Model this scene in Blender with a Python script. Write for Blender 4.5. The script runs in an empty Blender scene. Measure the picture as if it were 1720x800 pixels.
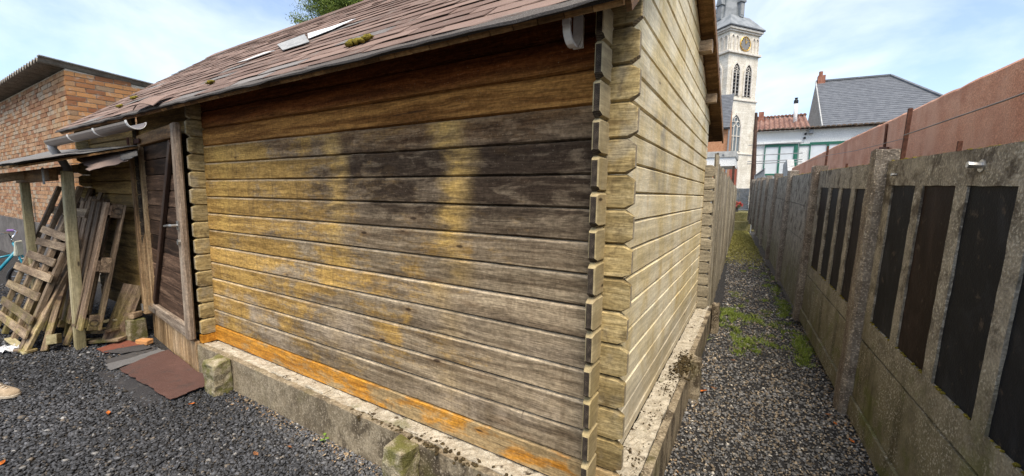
import bpy, bmesh, math, random
import numpy as np
from mathutils import Vector, Matrix, Euler
rnd = random.Random(7)
SC = bpy.context.scene
COL = SC.collection
R = math.radians

# ------------------------------------------------------------------ camera, sky, sun, exposure
cam_d = bpy.data.cameras.new('camera'); cam = bpy.data.objects.new('camera', cam_d); COL.objects.link(cam)
cam_d.sensor_width = 36.0; cam_d.lens = 36.0 * 674.44 / 1720.0; cam_d.clip_start = 0.02; cam_d.clip_end = 3000
CAM = Vector((0.498, -1.538, 1.518))
def cam_axes(yaw, pit, roll):
    yaw, pit, roll = R(yaw), R(pit), R(roll)
    f = Vector((-math.sin(yaw)*math.cos(pit), math.cos(yaw)*math.cos(pit), math.sin(pit)))
    r = Vector((math.cos(yaw), math.sin(yaw), 0)); u = r.cross(f)
    c, s = math.cos(roll), math.sin(roll)
    return c*r + s*u, -s*r + c*u, f
_r, _u, _f = cam_axes(31.0289, -6.2017, 0.8018)
cam.matrix_world = Matrix(((_r.x, _u.x, -_f.x, CAM.x), (_r.y, _u.y, -_f.y, CAM.y), (_r.z, _u.z, -_f.z, CAM.z), (0, 0, 0, 1)))
SC.camera = cam
SUN_AZ, SUN_EL = 144.0, 60.0          # compass style: from +Y towards +X
W = bpy.data.worlds.new('World'); SC.world = W; W.use_nodes = True
wn, wl = W.node_tree.nodes, W.node_tree.links
wn.clear()
w_out = wn.new('ShaderNodeOutputWorld'); w_bg = wn.new('ShaderNodeBackground')
w_sky = wn.new('ShaderNodeTexSky'); w_sky.sky_type = 'NISHITA'; w_sky.sun_disc = False
w_sky.sun_elevation = R(SUN_EL); w_sky.sun_rotation = R(SUN_AZ); w_sky.dust_density = 1.2; w_sky.ozone_density = 1.6; w_sky.air_density = 1.0
w_tc = wn.new('ShaderNodeTexCoord'); w_map = wn.new('ShaderNodeMapping'); w_map.inputs['Scale'].default_value = (1.0, 1.0, 2.6); w_map.inputs['Location'].default_value = (0.35, 0.1, 0.2)
w_no = wn.new('ShaderNodeTexNoise'); w_no.inputs['Scale'].default_value = 2.1; w_no.inputs['Detail'].default_value = 7; w_no.inputs['Roughness'].default_value = 0.55; w_no.inputs['Distortion'].default_value = 0.5
w_rp = wn.new('ShaderNodeValToRGB'); w_rp.color_ramp.elements[0].position = 0.38; w_rp.color_ramp.elements[0].color = (0.08, 0.08, 0.08, 1); w_rp.color_ramp.elements[1].position = 0.72; w_rp.color_ramp.elements[1].color = (0.62, 0.62, 0.62, 1)
w_mx = wn.new('ShaderNodeMix'); w_mx.data_type = 'RGBA'
w_mx.inputs['B'].default_value = (7.0, 7.15, 7.35, 1)
wl.new(w_tc.outputs['Generated'], w_map.inputs['Vector']); wl.new(w_map.outputs['Vector'], w_no.inputs['Vector']); wl.new(w_no.outputs['Fac'], w_rp.inputs['Fac'])
wl.new(w_rp.outputs['Color'], w_mx.inputs['Factor']); wl.new(w_sky.outputs['Color'], w_mx.inputs['A'])
wl.new(w_mx.outputs['Result'], w_bg.inputs['Color']); w_bg.inputs['Strength'].default_value = 0.116
wl.new(w_bg.outputs['Background'], w_out.inputs['Surface'])
sun_d = bpy.data.lights.new('sun', 'SUN'); sun = bpy.data.objects.new('sun', sun_d); COL.objects.link(sun)
sun_d.energy = 2.5; sun_d.angle = R(35); sun_d.color = (1.0, 0.91, 0.77)
sdir = Vector((math.sin(R(SUN_AZ))*math.cos(R(SUN_EL)), math.cos(R(SUN_AZ))*math.cos(R(SUN_EL)), math.sin(R(SUN_EL))))
sun.rotation_euler = sdir.to_track_quat('Z', 'Y').to_euler(); sun.location = sdir * 30
SC.view_settings.view_transform = 'Standard'; SC.view_settings.look = 'None'; SC.view_settings.gamma = 1.0; SC.view_settings.exposure = 1.08
SC.cycles.max_bounces = 6; SC.cycles.diffuse_bounces = 3; SC.cycles.glossy_bounces = 2; SC.cycles.transparent_max_bounces = 6
try: SC.cycles.use_denoising = True
except Exception: pass

# ------------------------------------------------------------------ material helpers
class NB:
    def __init__(s, name):
        s.m = bpy.data.materials.new(name); s.m.use_nodes = True; s.t = s.m.node_tree; s.n = s.t.nodes; s.n.clear()
        s.out = s.n.new('ShaderNodeOutputMaterial'); s.b = s.n.new('ShaderNodeBsdfPrincipled'); s.t.links.new(s.b.outputs[0], s.out.inputs[0])
        s.b.inputs['Specular IOR Level'].default_value = 0.3
    def lk(s, v, sock):
        if isinstance(v, (int, float)): sock.default_value = v
        elif isinstance(v, (tuple, list)):
            sock.default_value = (*v, 1) if (len(v) == 3 and sock.type == 'RGBA') else v
        else: s.t.links.new(v, sock)
    def obj(s): return s._tc().outputs['Object']
    def _tc(s):
        if not hasattr(s, 'tc'): s.tc = s.n.new('ShaderNodeTexCoord')
        return s.tc
    def pos(s):
        if not hasattr(s, 'geo'): s.geo = s.n.new('ShaderNodeNewGeometry')
        return s.geo.outputs['Position']
    def rand(s):
        if not hasattr(s, 'oi'): s.oi = s.n.new('ShaderNodeObjectInfo')
        return s.oi.outputs['Random']
    def sep(s, v):
        n = s.n.new('ShaderNodeSeparateXYZ'); s.lk(v, n.inputs[0]); return n.outputs
    def comb(s, x, y, z):
        n = s.n.new('ShaderNodeCombineXYZ'); s.lk(x, n.inputs[0]); s.lk(y, n.inputs[1]); s.lk(z, n.inputs[2]); return n.outputs[0]
    def ma(s, op, a, b=0.0, clamp=False):
        n = s.n.new('ShaderNodeMath'); n.operation = op; n.use_clamp = clamp; s.lk(a, n.inputs[0]); s.lk(b, n.inputs[1]); return n.outputs[0]
    def vm(s, op, a, b):
        n = s.n.new('ShaderNodeVectorMath'); n.operation = op; s.lk(a, n.inputs[0]); s.lk(b, n.inputs[1]); return n.outputs[0]
    def noise(s, v, scale, detail=4, rough=0.55, dist=0.0):
        n = s.n.new('ShaderNodeTexNoise'); s.lk(v, n.inputs['Vector']); n.inputs['Scale'].default_value = scale; n.inputs['Detail'].default_value = detail
        n.inputs['Roughness'].default_value = rough; n.inputs['Distortion'].default_value = dist; return n.outputs['Fac']
    def voro(s, v, scale, feature='F1'):
        n = s.n.new('ShaderNodeTexVoronoi'); n.feature = feature; s.lk(v, n.inputs['Vector']); n.inputs['Scale'].default_value = scale; return n.outputs
    def mr(s, v, a, b, c=0.0, d=1.0, smooth=True):
        n = s.n.new('ShaderNodeMapRange'); n.interpolation_type = 'SMOOTHSTEP' if smooth else 'LINEAR'
        s.lk(v, n.inputs[0]); 
        for i, q in enumerate((a, b, c, d)): n.inputs[i+1].default_value = q
        return n.outputs[0]
    def ramp(s, f, stops):
        n = s.n.new('ShaderNodeValToRGB'); e = n.color_ramp.elements
        while len(e) < len(stops): e.new(0.5)
        for i, (p, c) in enumerate(stops): e[i].position = p; e[i].color = (*c, 1)
        s.lk(f, n.inputs[0]); return n.outputs[0]
    def mix(s, f, a, b, mode='MIX'):
        n = s.n.new('ShaderNodeMix'); n.data_type = 'RGBA'; n.blend_type = mode; n.clamp_factor = True
        s.lk(f, n.inputs['Factor']); s.lk(a, n.inputs['A']); s.lk(b, n.inputs['B']); return n.outputs['Result']
    def mul(s, c, f):           # colour times scalar
        return s.vm('MULTIPLY', c, s.comb(f, f, f))
    def bump(s, h, strength=0.4, dist=0.01):
        n = s.n.new('ShaderNodeBump'); n.inputs['Strength'].default_value = strength; n.inputs['Distance'].default_value = dist; s.lk(h, n.inputs['Height']); s.t.links.new(n.outputs[0], s.b.inputs['Normal'])
    def fin(s, col, rough=0.8, spec=None, metal=None):
        s.lk(col, s.b.inputs['Base Color']); s.lk(rough, s.b.inputs['Roughness'])
        if spec is not None: s.b.inputs['Specular IOR Level'].default_value = spec
        if metal is not None: s.b.inputs['Metallic'].default_value = metal
        return s.m

def wood(name, stops, rough=0.75, extra=None, knots=True, tint=0.25, bump=0.5, spec=0.25, con=1.0):
    """planed timber; grain runs along the object's local x"""
    b = NB(name); rr = b.ma('MULTIPLY', b.rand(), 37.0)
    x, y, z = b.sep(b.obj())
    off = b.comb(rr, b.ma('MULTIPLY', rr, 1.7), rr)
    warp = b.ma('MULTIPLY', b.noise(b.vm('ADD', b.comb(b.ma('MULTIPLY', x, 1.6), y, b.ma('MULTIPLY', z, 5.0)), off), 1.0, 2), 0.06)
    zz = b.ma('ADD', z, warp)
    g1 = b.noise(b.vm('ADD', b.comb(b.ma('MULTIPLY', x, 1.7), b.ma('MULTIPLY', y, 24), b.ma('MULTIPLY', zz, 30)), off), 1.0, 5, 0.6)
    g2 = b.noise(b.vm('ADD', b.comb(b.ma('MULTIPLY', x, 14.0), b.ma('MULTIPLY', y, 150), b.ma('MULTIPLY', zz, 200)), off), 1.0, 3, 0.6)
    big = b.noise(b.vm('ADD', b.comb(b.ma('MULTIPLY', x, 1.3), y, b.ma('MULTIPLY', z, 3.0)), off), 1.0, 4, 0.6)
    g = b.ma('ADD', b.ma('MULTIPLY', g1, 0.55), b.ma('MULTIPLY', big, 0.45))
    col = b.ramp(b.mr(g, 0.30, 0.70), stops)
    if extra: col = extra(b, col, g1, big)
    col = b.mul(col, b.mr(g2, 0.30, 0.70, 1 - 0.36*con, 1 + 0.24*con))
    col = b.mul(col, b.mr(g1, 0.30, 0.70, 1 - 0.16*con, 1 + 0.12*con))
    iso = b.noise(b.vm('ADD', b.obj(), off), 55.0, 5, 0.7)
    col = b.mul(col, b.mr(iso, 0.32, 0.68, 1 - 0.26*con, 1 + 0.20*con))
    col = b.mul(col, b.mr(b.rand(), 0.0, 1.0, 1.0 - tint*0.6, 1.0 + tint*0.5))
    h = b.ma('ADD', g2, b.ma('MULTIPLY', g1, 0.8))
    if knots:
        vo = b.voro(b.vm('ADD', b.comb(b.ma('MULTIPLY', x, 2.6), b.ma('MULTIPLY', y, 2), b.ma('MULTIPLY', z, 8.5)), off), 1.0)
        sel = b.ma('GREATER_THAN', b.sep(vo['Color'])[0], 0.34)
        k = b.ma('MULTIPLY', b.mr(vo['Distance'], 0.04, 0.085, 1, 0), sel)
        halo = b.ma('MULTIPLY', b.mr(vo['Distance'], 0.08, 0.26, 1, 0), sel)
        col = b.mix(b.ma('MULTIPLY', halo, 0.22), col, (0.16, 0.08, 0.03))
        col = b.mix(b.ma('MULTIPLY', k, 0.85), col, (0.025, 0.015, 0.01))
        # short splits across the grain around some knots
        vs_ = b.voro(b.vm('ADD', b.comb(b.ma('MULTIPLY', x, 3.3), b.ma('MULTIPLY', y, 2), b.ma('MULTIPLY', z, 3.0)), off), 1.0)
        dxn = b.noise(b.vm('ADD', b.comb(b.ma('MULTIPLY', x, 46.0), y, b.ma('MULTIPLY', z, 7.0)), off), 1.0, 2, 0.5)
        crk = b.ma('MULTIPLY', b.ma('MULTIPLY', b.mr(dxn, 0.72, 0.76), b.mr(vs_['Distance'], 0.18, 0.34, 1, 0)), con)
        col = b.mix(b.ma('MULTIPLY', crk, 0.6), col, (0.03, 0.02, 0.014))
    # drying checks
    ck = b.noise(b.vm('ADD', b.comb(b.ma('MULTIPLY', x, 3.2), b.ma('MULTIPLY', y, 60), b.ma('MULTIPLY', zz, 75)), off), 1.0, 2, 0.5)
    ckm = b.ma('MULTIPLY', b.mr(ck, 0.71, 0.75), con)
    col = b.mix(b.ma('MULTIPLY', ckm, 0.55), col, (0.03, 0.022, 0.015))
    b.bump(b.ma('SUBTRACT', h, b.ma('MULTIPLY', ckm, 1.5)), bump, 0.0022)
    return b.fin(col, rough, spec)

GREY1, GREY2, YEL, YEL2 = (0.20, 0.165, 0.12), (0.32, 0.275, 0.21), (0.40, 0.27, 0.095), (0.52, 0.35, 0.11)
def front_extra(b, col, g1, big):
    p = b.pos(); x, y, z = b.sep(p)
    r1 = b.ma('MULTIPLY', b.rand(), 1.1)
    wob = b.noise(b.comb(b.ma('MULTIPLY', x, 2.2), r1, b.ma('MULTIPLY', z, 4.0)), 1.0, 6, 0.66, 0.4)
    blot = b.noise(b.comb(b.ma('MULTIPLY', x, 3.6), b.ma('ADD', r1, 3.0), b.ma('MULTIPLY', z, 9.0)), 1.0, 7, 0.70, 0.8)
    rr = b.ma('MULTIPLY', b.rand(), 19.0)
    per = b.noise(b.comb(b.ma('ADD', b.ma('MULTIPLY', x, 1.5), rr), rr, 0.0), 1.0, 3, 0.6)
    # yellow (left) -> grey (right and low)
    gl = b.ma('ADD', b.mr(x, -3.2, 0.1, 0.20, 0.98, False), b.ma('MULTIPLY', b.ma('SUBTRACT', wob, 0.5), 1.6))
    gl = b.ma('ADD', gl, b.ma('MULTIPLY', b.ma('SUBTRACT', per, 0.5), 1.1))
    gl = b.ma('ADD', gl, b.mr(z, 0.35, 0.95, 0.20, 0.0))
    gl = b.ma('ADD', gl, b.ma('MULTIPLY', b.ma('SUBTRACT', b.noise(b.comb(b.ma('MULTIPLY', x, 14.0), rr, b.ma('MULTIPLY', z, 60.0)), 1.0, 4, 0.65), 0.5), 0.75))
    gl = b.mr(gl, 0.34, 0.72)
    warm = b.mix(b.mr(b.ma('ADD', b.ma('MULTIPLY', g1, .6), b.ma('MULTIPLY', blot, .4)), 0.35, 0.65), (0.305, 0.178, 0.054), (0.52, 0.32, 0.095))
    cold = b.mix(b.mr(g1, 0.32, 0.68), (0.16, 0.114, 0.070), (0.345, 0.265, 0.17))
    c = b.mix(gl, warm, cold)
    pale = b.ma('MULTIPLY', b.mr(z, 1.10, 0.45), b.mr(b.ma('ADD', per, b.ma('SUBTRACT', wob, 0.5)), 0.45, 0.75))
    c = b.mix(b.ma('MULTIPLY', pale, 0.72), c, (0.47, 0.375, 0.275))
    drip = b.noise(b.comb(b.ma('MULTIPLY', x, 17.0), 0.0, b.ma('MULTIPLY', z, 1.1)), 1.0, 4, 0.6, 0.2)
    c = b.mix(b.mr(drip, 0.52, 0.70, 0, 0.38), c, (0.14, 0.095, 0.055))
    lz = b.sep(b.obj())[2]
    c = b.mix(b.ma('MULTIPLY', b.mr(lz, 0.117, 0.124), b.mr(blot, 0.35, 0.6, 0.25, 0.65)), c, (0.50, 0.41, 0.29))  # worn top chamfer, paled in patches to paint in its highlight
    # vertical streaks where water kept the stain off; ragged and shifted from board to board
    sh_ = b.ma('ADD', b.ma('MULTIPLY', b.ma('SUBTRACT', b.rand(), 0.5), 0.15), b.ma('MULTIPLY', b.ma('SUBTRACT', blot, 0.5), 0.20))
    xs = b.ma('ADD', x, sh_)
    def streak(x0, wd):
        d = b.ma('ABSOLUTE', b.ma('SUBTRACT', xs, x0)); return b.mr(d, 0.0, wd, 1, 0)
    st = b.ma('MAXIMUM', b.ma('MAXIMUM', streak(-0.80, 0.15), b.ma('MULTIPLY', streak(-1.70, 0.13), 0.85)), b.ma('MULTIPLY', streak(-3.08, 0.16), 0.8))
    st = b.ma('MULTIPLY', st, b.mr(z, 0.85, 1.35, 0.2, 1.0))
    st = b.ma('MULTIPLY', st, b.mr(b.ma('ADD', blot, b.ma('MULTIPLY', g1, 0.8)), 0.70, 1.05, 0.25, 1.1))
    # black mould, strongest on the boards just under the varnish, right of the middle
    zd = b.ma('MULTIPLY', b.mr(z, 1.12, 1.56), b.mr(z, 1.725, 1.745, 1, 0.85))
    zd = b.ma('MULTIPLY', zd, b.mr(z, 1.86, 1.885, 1, 0))
    xd = b.mr(b.ma('ADD', x, b.ma('ADD', b.ma('MULTIPLY', b.ma('SUBTRACT', wob, 0.5), 1.3), b.ma('MULTIPLY', b.ma('SUBTRACT', per, 0.5), 1.6))), -2.9, -1.1)
    mo = b.ma('MULTIPLY', zd, xd)
    fb = b.noise(b.comb(b.ma('ADD', b.ma('MULTIPLY', x, 4.2), rr), 7.0, b.ma('MULTIPLY', z, 15.0)), 1.0, 6, 0.60, 0.7)
    bl2 = b.mr(b.ma('ADD', b.ma('ADD', b.ma('MULTIPLY', blot, 0.25), b.ma('MULTIPLY', fb, 0.75)), b.ma('MULTIPLY', b.ma('SUBTRACT', mo, 0.85), 0.22)), 0.445, 0.54)
    keep = b.ma('SUBTRACT', 1.0, b.ma('MULTIPLY', st, 0.9))
    c = b.mix(b.ma('MULTIPLY', b.ma('MULTIPLY', mo, 0.66), keep), c, b.mix(b.mr(z, 1.70, 1.78), (0.105, 0.075, 0.052), (0.125, 0.07, 0.036)))
    c = b.mix(b.ma('MULTIPLY', b.ma('MULTIPLY', b.ma('MULTIPLY', mo, bl2), 0.80), keep), c, (0.034, 0.021, 0.014))
    c = b.mix(b.ma('MULTIPLY', st, 0.8), c, (0.54, 0.34, 0.095))
    # last varnish left under the eave; eave shade painted darker into the top boards
    va = b.ma('ADD', b.mr(z, 1.866, 1.874, 0.0, 0.72), b.ma('MULTIPLY', b.mr(b.ma('ADD', z, b.ma('MULTIPLY', b.ma('SUBTRACT', blot, 0.5), 0.30)), 1.70, 2.02), 0.45), True)
    vcol = b.mix(b.mr(g1, 0.35, 0.65), (0.25, 0.105, 0.028), (0.47, 0.225, 0.062))
    vcol = b.mix(b.mr(b.ma('ADD', z, b.ma('MULTIPLY', b.ma('SUBTRACT', wob, 0.5), 0.12)), 1.96, 2.06), vcol, b.mix(b.mr(g1, 0.35, 0.65), (0.12, 0.038, 0.011), (0.22, 0.07, 0.02)))
    c = b.mix(va, c, vcol)
    # fine specks
    sp = b.noise(p, 130.0, 2, 0.5)
    c = b.mix(b.mr(sp, 0.66, 0.72, 0, 0.35), c, (0.50, 0.42, 0.30))
    return c
M = {}
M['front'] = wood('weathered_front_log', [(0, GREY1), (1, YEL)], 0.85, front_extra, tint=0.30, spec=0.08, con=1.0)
def orange_extra(b, col, g1, big):
    x, y, z = b.sep(b.pos())
    n = b.noise(b.comb(b.ma('MULTIPLY', x, 3.0), 0.0, b.ma('MULTIPLY', z, 9.0)), 1.0, 5, 0.65, 0.3)
    wear = b.mr(b.ma('ADD', n, b.mr(x, -3.3, 0.0, -0.10, 0.12, False)), 0.47, 0.62)
    c = b.mix(b.mr(g1, 0.3, 0.7), (0.42, 0.17, 0.018), (0.56, 0.26, 0.035))
    return b.mix(wear, c, b.mix(g1, (0.26, 0.17, 0.07), (0.44, 0.32, 0.17)))
M['orange'] = wood('orange_stained_log', [(0, GREY1), (1, YEL)], 0.6, orange_extra, tint=0.0)
def right_extra(b, col, g1, big):
    x, y, z = b.sep(b.pos())
    n = b.noise(b.comb(0.0, b.ma('MULTIPLY', y, 2.4), b.ma('MULTIPLY', z, 2.0)), 1.0, 5, 0.62, 0.5)
    n2 = b.noise(b.comb(4.0, b.ma('MULTIPLY', y, 9.0), b.ma('MULTIPLY', z, 2.2)), 1.0, 4, 0.6)
    c = b.mix(b.mr(n, 0.36, 0.64), (0.65, 0.52, 0.275), (0.77, 0.675, 0.47))
    c = b.mix(b.ma('MULTIPLY', b.mr(n2, 0.5, 0.72), 0.45), c, (0.56, 0.39, 0.15))
    d = b.ma('ABSOLUTE', b.ma('SUBTRACT', y, 0.95))
    sm = b.ma('MULTIPLY', b.ma('MULTIPLY', b.mr(d, 0.06, 0.26, 1, 0), b.mr(b.noise(b.pos(), 5.0, 4), 0.4, 0.6)), b.ma('MULTIPLY', b.mr(z, 1.5, 1.62), b.mr(z, 2.05, 1.95)))
    c = b.mix(b.ma('MULTIPLY', sm, 0.6), c, (0.20, 0.20, 0.20))
    low = b.ma('MULTIPLY', b.mr(z, 0.66, 0.42), 0.5)
    c = b.mix(low, c, (0.37, 0.33, 0.27))
    near = b.ma('MULTIPLY', b.mr(y, 0.06, -0.02), 0.75)      # the ends that catch the rain
    c = b.mix(near, c, b.mix(b.noise(b.pos(), 14.0, 4), (0.17, 0.125, 0.06), (0.40, 0.31, 0.15)))
    return b.mul(c, b.mr(g1, 0.25, 0.75, 0.84, 1.10))
M['right'] = wood('bleached_side_log', [(0, GREY1), (1, YEL)], 0.75, right_extra, tint=0.10, bump=0.3, con=0.4, spec=0.1)
def b_extra(b, col, g1, big):      # ends of the front logs that stick out past the corner
    return col
M['left'] = wood('brown_log', [(0, (0.10, 0.06, 0.02)), (0.5, (0.24, 0.15, 0.05)), (1, (0.38, 0.25, 0.09))], 0.75)
def cross_extra(b, col, g1, big):
    n = b.noise(b.pos(), 13.0, 5, 0.65, 0.5); n2 = b.noise(b.pos(), 5.0, 4, 0.6)
    col = b.mix(b.mr(n, 0.50, 0.68, 0, 0.65), col, (0.13, 0.09, 0.045))
    return b.mix(b.mr(n2, 0.52, 0.66, 0, 0.5), col, (0.30, 0.27, 0.21))
M['cross'] = wood('log_crossing', [(0, (0.22, 0.155, 0.065)), (0.5, (0.38, 0.285, 0.13)), (1, (0.50, 0.395, 0.21))], 0.85, cross_extra, spec=0.1, tint=0.4)
M['gable_end'] = wood('bleached_log_crossing', [(0, (0.26, 0.22, 0.15)), (1, (0.44, 0.38, 0.27))], 0.75)
M['soffit'] = wood('brown_soffit_board', [(0, (0.10, 0.05, 0.018)), (0.5, (0.21, 0.11, 0.04)), (1, (0.30, 0.17, 0.07))], 0.7)
M['purlin'] = wood('pale_purlin', [(0, (0.28, 0.19, 0.11)), (1, (0.42, 0.31, 0.20))], 0.75)
M['doorplank'] = wood('dark_door_plank', [(0, (0.034, 0.020, 0.013)), (0.6, (0.085, 0.05, 0.032)), (1, (0.19, 0.12, 0.078))], 0.75, tint=0.9, spec=0.12)
M['doorframe'] = wood('grey_door_frame', [(0, (0.16, 0.11, 0.075)), (0.5, (0.26, 0.195, 0.14)), (1, (0.38, 0.305, 0.23))], 0.7)
M['doorpost'] = wood('brown_door_post', [(0, (0.17, 0.095, 0.045)), (0.5, (0.27, 0.17, 0.085)), (1, (0.37, 0.26, 0.145))], 0.7)
M['brace'] = wood('dark_brace', [(0, (0.03, 0.016, 0.01)), (1, (0.10, 0.055, 0.035))], 0.6)
def moss_low(b, col, g1, big):
    x, y, z = b.sep(b.pos())
    f = b.ma('MULTIPLY', b.mr(z, 0.75, 0.05), b.mr(b.noise(b.pos(), 7.0, 4), 0.38, 0.62))
    return b.mix(b.ma('MULTIPLY', f, 0.65), col, (0.20, 0.17, 0.035))
M['pallet'] = wood('weathered_pallet', [(0, (0.09, 0.062, 0.04)), (0.5, (0.20, 0.14, 0.09)), (1, (0.33, 0.25, 0.165))], 0.85, moss_low, tint=0.5)
M['pallet_dark'] = wood('dark_pallet', [(0, (0.07, 0.045, 0.03)), (0.5, (0.15, 0.10, 0.065)), (1, (0.25, 0.18, 0.12))], 0.85, moss_low, tint=0.5)
M['post'] = wood('treated_post', [(0, (0.22, 0.185, 0.095)), (0.5, (0.36, 0.305, 0.17)), (1, (0.46, 0.395, 0.25))], 0.8, tint=0.2, con=0.6)
M['picket'] = wood('picket_board', [(0, (0.19, 0.155, 0.10)), (0.5, (0.30, 0.255, 0.18)), (1, (0.41, 0.36, 0.27))], 0.8, tint=0.5)
M['baseboard'] = wood('wet_base_board', [(0, (0.16, 0.09, 0.035)), (0.5, (0.33, 0.215, 0.11)), (1, (0.46, 0.33, 0.20))], 0.6, tint=0.6)

def endgrain():
    b = NB('end_grain'); p = b.obj(); n = b.noise(p, 40, 5, 0.65); n2 = b.noise(p, 9, 3)
    px_, py_, pz_ = b.sep(p); cy_ = b.ma('MULTIPLY', b.ma('SUBTRACT', b.rand(), 0.5), 0.06); dy_ = b.ma('ADD', py_, cy_); dz_ = b.ma('SUBTRACT', pz_, 0.065)
    rad_ = b.ma('SQRT', b.ma('ADD', b.ma('MULTIPLY', dy_, dy_), b.ma('MULTIPLY', dz_, dz_)))
    ring = b.mr(b.ma('SINE', b.ma('ADD', b.ma('MULTIPLY', rad_, 1100.0), b.ma('MULTIPLY', n, 5.0))), -1, 1, 0.62, 1.18)
    c = b.ramp(b.ma('ADD', b.ma('MULTIPLY', n, .6), b.ma('MULTIPLY', n2, .4)), [(0.34, (0.020, 0.016, 0.013)), (0.52, (0.072, 0.056, 0.042)), (0.68, (0.25, 0.195, 0.13))])
    b.bump(n, 0.5, 0.003); return b.fin(b.mul(c, ring), 0.9, 0.1)
M['end'] = endgrain()
def endpale():
    b = NB('pale_end_grain'); p = b.obj(); n = b.noise(p, 30, 5, 0.65)
    px_, py_, pz_ = b.sep(p); cy_ = b.ma('MULTIPLY', b.ma('SUBTRACT', b.rand(), 0.5), 0.06); dy_ = b.ma('ADD', py_, cy_); dz_ = b.ma('SUBTRACT', pz_, 0.065)
    rad_ = b.ma('SQRT', b.ma('ADD', b.ma('MULTIPLY', dy_, dy_), b.ma('MULTIPLY', dz_, dz_)))
    ring = b.mr(b.ma('SINE', b.ma('ADD', b.ma('MULTIPLY', rad_, 1100.0), b.ma('MULTIPLY', n, 5.0))), -1, 1, 0.62, 1.18)
    c = b.ramp(n, [(0.35, (0.20, 0.155, 0.09)), (0.65, (0.44, 0.37, 0.26))]); b.bump(n, 0.4, 0.003); return b.fin(b.mul(c, ring), 0.9, 0.1)
M['endpale'] = endpale()

def grainy(name, c0, c1, scale=12.0, speck=None, sscale=160.0, rough=0.9, bump=0.5, bdist=0.01, extra=None, spec=0.2, usepos=True, detail=6):
    b = NB(name); p = b.pos() if usepos else b.obj()
    n = b.noise(p, scale, detail, 0.62); f = b.noise(p, sscale, 3, 0.6)
    c = b.mix(b.mr(n, 0.33, 0.67), c0, c1)
    if speck: c = b.mix(b.mr(f, 0.56, 0.66), c, speck)
    c = b.mul(c, b.mr(f, 0.3, 0.7, 0.75, 1.2))
    if extra: c = extra(b, c, n, f)
    b.bump(b.ma('ADD', n, b.ma('MULTIPLY', f, 0.6)), bump, bdist)
    return b.fin(c, rough, spec)
def conc_extra(b, c, n, f):
    x, y, z = b.sep(b.pos())
    d = b.noise(b.comb(x, y, b.ma('MULTIPLY', z, .6)), 6.0, 6, 0.65, 0.4)
    dk = b.ma('MULTIPLY', b.mr(d, 0.45, 0.58), b.mr(x, -2.4, -0.9, 0.35, 1.0))
    c = b.mix(b.ma('MULTIPLY', dk, 0.85), c, (0.045, 0.032, 0.02))
    gr = b.noise(b.pos(), 75.0, 3, 0.6)
    c = b.mix(b.mr(gr, 0.56, 0.64, 0, 0.55), c, (0.48, 0.40, 0.29))
    c = b.mix(b.mr(gr, 0.44, 0.36, 0, 0.5), c, (0.07, 0.055, 0.04))
    return b.mix(b.ma('MULTIPLY', b.mr(b.noise(b.pos(), 3.0, 4), 0.55, 0.68), 0.35), c, (0.13, 0.12, 0.03))
M['conc'] = grainy('foundation_concrete', (0.21, 0.165, 0.105), (0.36, 0.295, 0.20), 9, (0.10, 0.08, 0.05), 190, extra=conc_extra)
def mort_extra(b, c, n, f):
    d = b.noise(b.pos(), 11.0, 6, 0.7, 0.3)
    c = b.mix(b.mr(d, 0.57, 0.64), c, (0.06, 0.04, 0.022))
    return b.mix(b.mr(b.noise(b.pos(), 5.0, 3), 0.62, 0.7, 0, 0.5), c, (0.12, 0.12, 0.03))
M['mortar_bed'] = grainy('rough_mortar_ledge', (0.37, 0.32, 0.24), (0.58, 0.52, 0.41), 22, (0.24, 0.19, 0.13), 120, bump=0.8, bdist=0.02, extra=mort_extra)
def moss_extra(b, c, n, f):
    m = b.mr(b.noise(b.pos(), 8.0, 5, 0.65), 0.42, 0.60)
    return b.mix(b.ma('MULTIPLY', m, 0.85), c, b.mix(f, (0.06, 0.062, 0.012), (0.17, 0.16, 0.03)))
M['moss_conc'] = grainy('mossy_concrete', (0.22, 0.18, 0.11), (0.40, 0.34, 0.23), 14, (0.45, 0.40, 0.30), 120, extra=moss_extra, bump=0.8, bdist=0.015)
def fence_extra(b, c, n, f):
    x, y, z = b.sep(b.pos())
    low = b.mr(z, 1.05, 0.25)
    st = b.noise(b.comb(b.ma('MULTIPLY', y, 7.0), 0.0, b.ma('MULTIPLY', z, 0.9)), 1.0, 5, 0.6, 0.3)
    c = b.mix(b.ma('MULTIPLY', low, 0.78), c, b.mix(n, (0.09, 0.08, 0.037), (0.20, 0.175, 0.092)))
    c = b.mix(b.ma('MULTIPLY', b.mr(st, 0.5, 0.68), b.ma('MULTIPLY', low, 0.7)), c, (0.055, 0.047, 0.022))
    g = b.ma('MULTIPLY', b.mr(b.noise(b.pos(), 4.5, 5, 0.6), 0.52, 0.66), low)
    c = b.mix(b.ma('MULTIPLY', g, 0.55), c, (0.11, 0.125, 0.02))
    pm = b.mr(b.noise(b.pos(), 2.6, 5, 0.65), 0.40, 0.62)
    c = b.mix(b.ma('MULTIPLY', b.mr(f, 0.54, 0.64), b.ma('MULTIPLY', pm, 0.8)), c, (0.52, 0.48, 0.40))
    lich = b.mr(b.noise(b.pos(), 22.0, 5, 0.72), 0.585, 0.66)
    c = b.mix(b.ma('MULTIPLY', b.ma('MULTIPLY', lich, b.mr(pm, 0, 1, 0.25, 1.0)), b.mr(z, 0.5, 1.3, 0.0, 0.85)), c, (0.50, 0.47, 0.40))
    blk = b.mr(b.noise(b.pos(), 7.0, 6, 0.7), 0.50, 0.62)
    return b.mix(b.ma('MULTIPLY', blk, b.mr(z, 0.6, 1.2, 0.25, 0.85)), c, (0.075, 0.060, 0.045))
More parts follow.
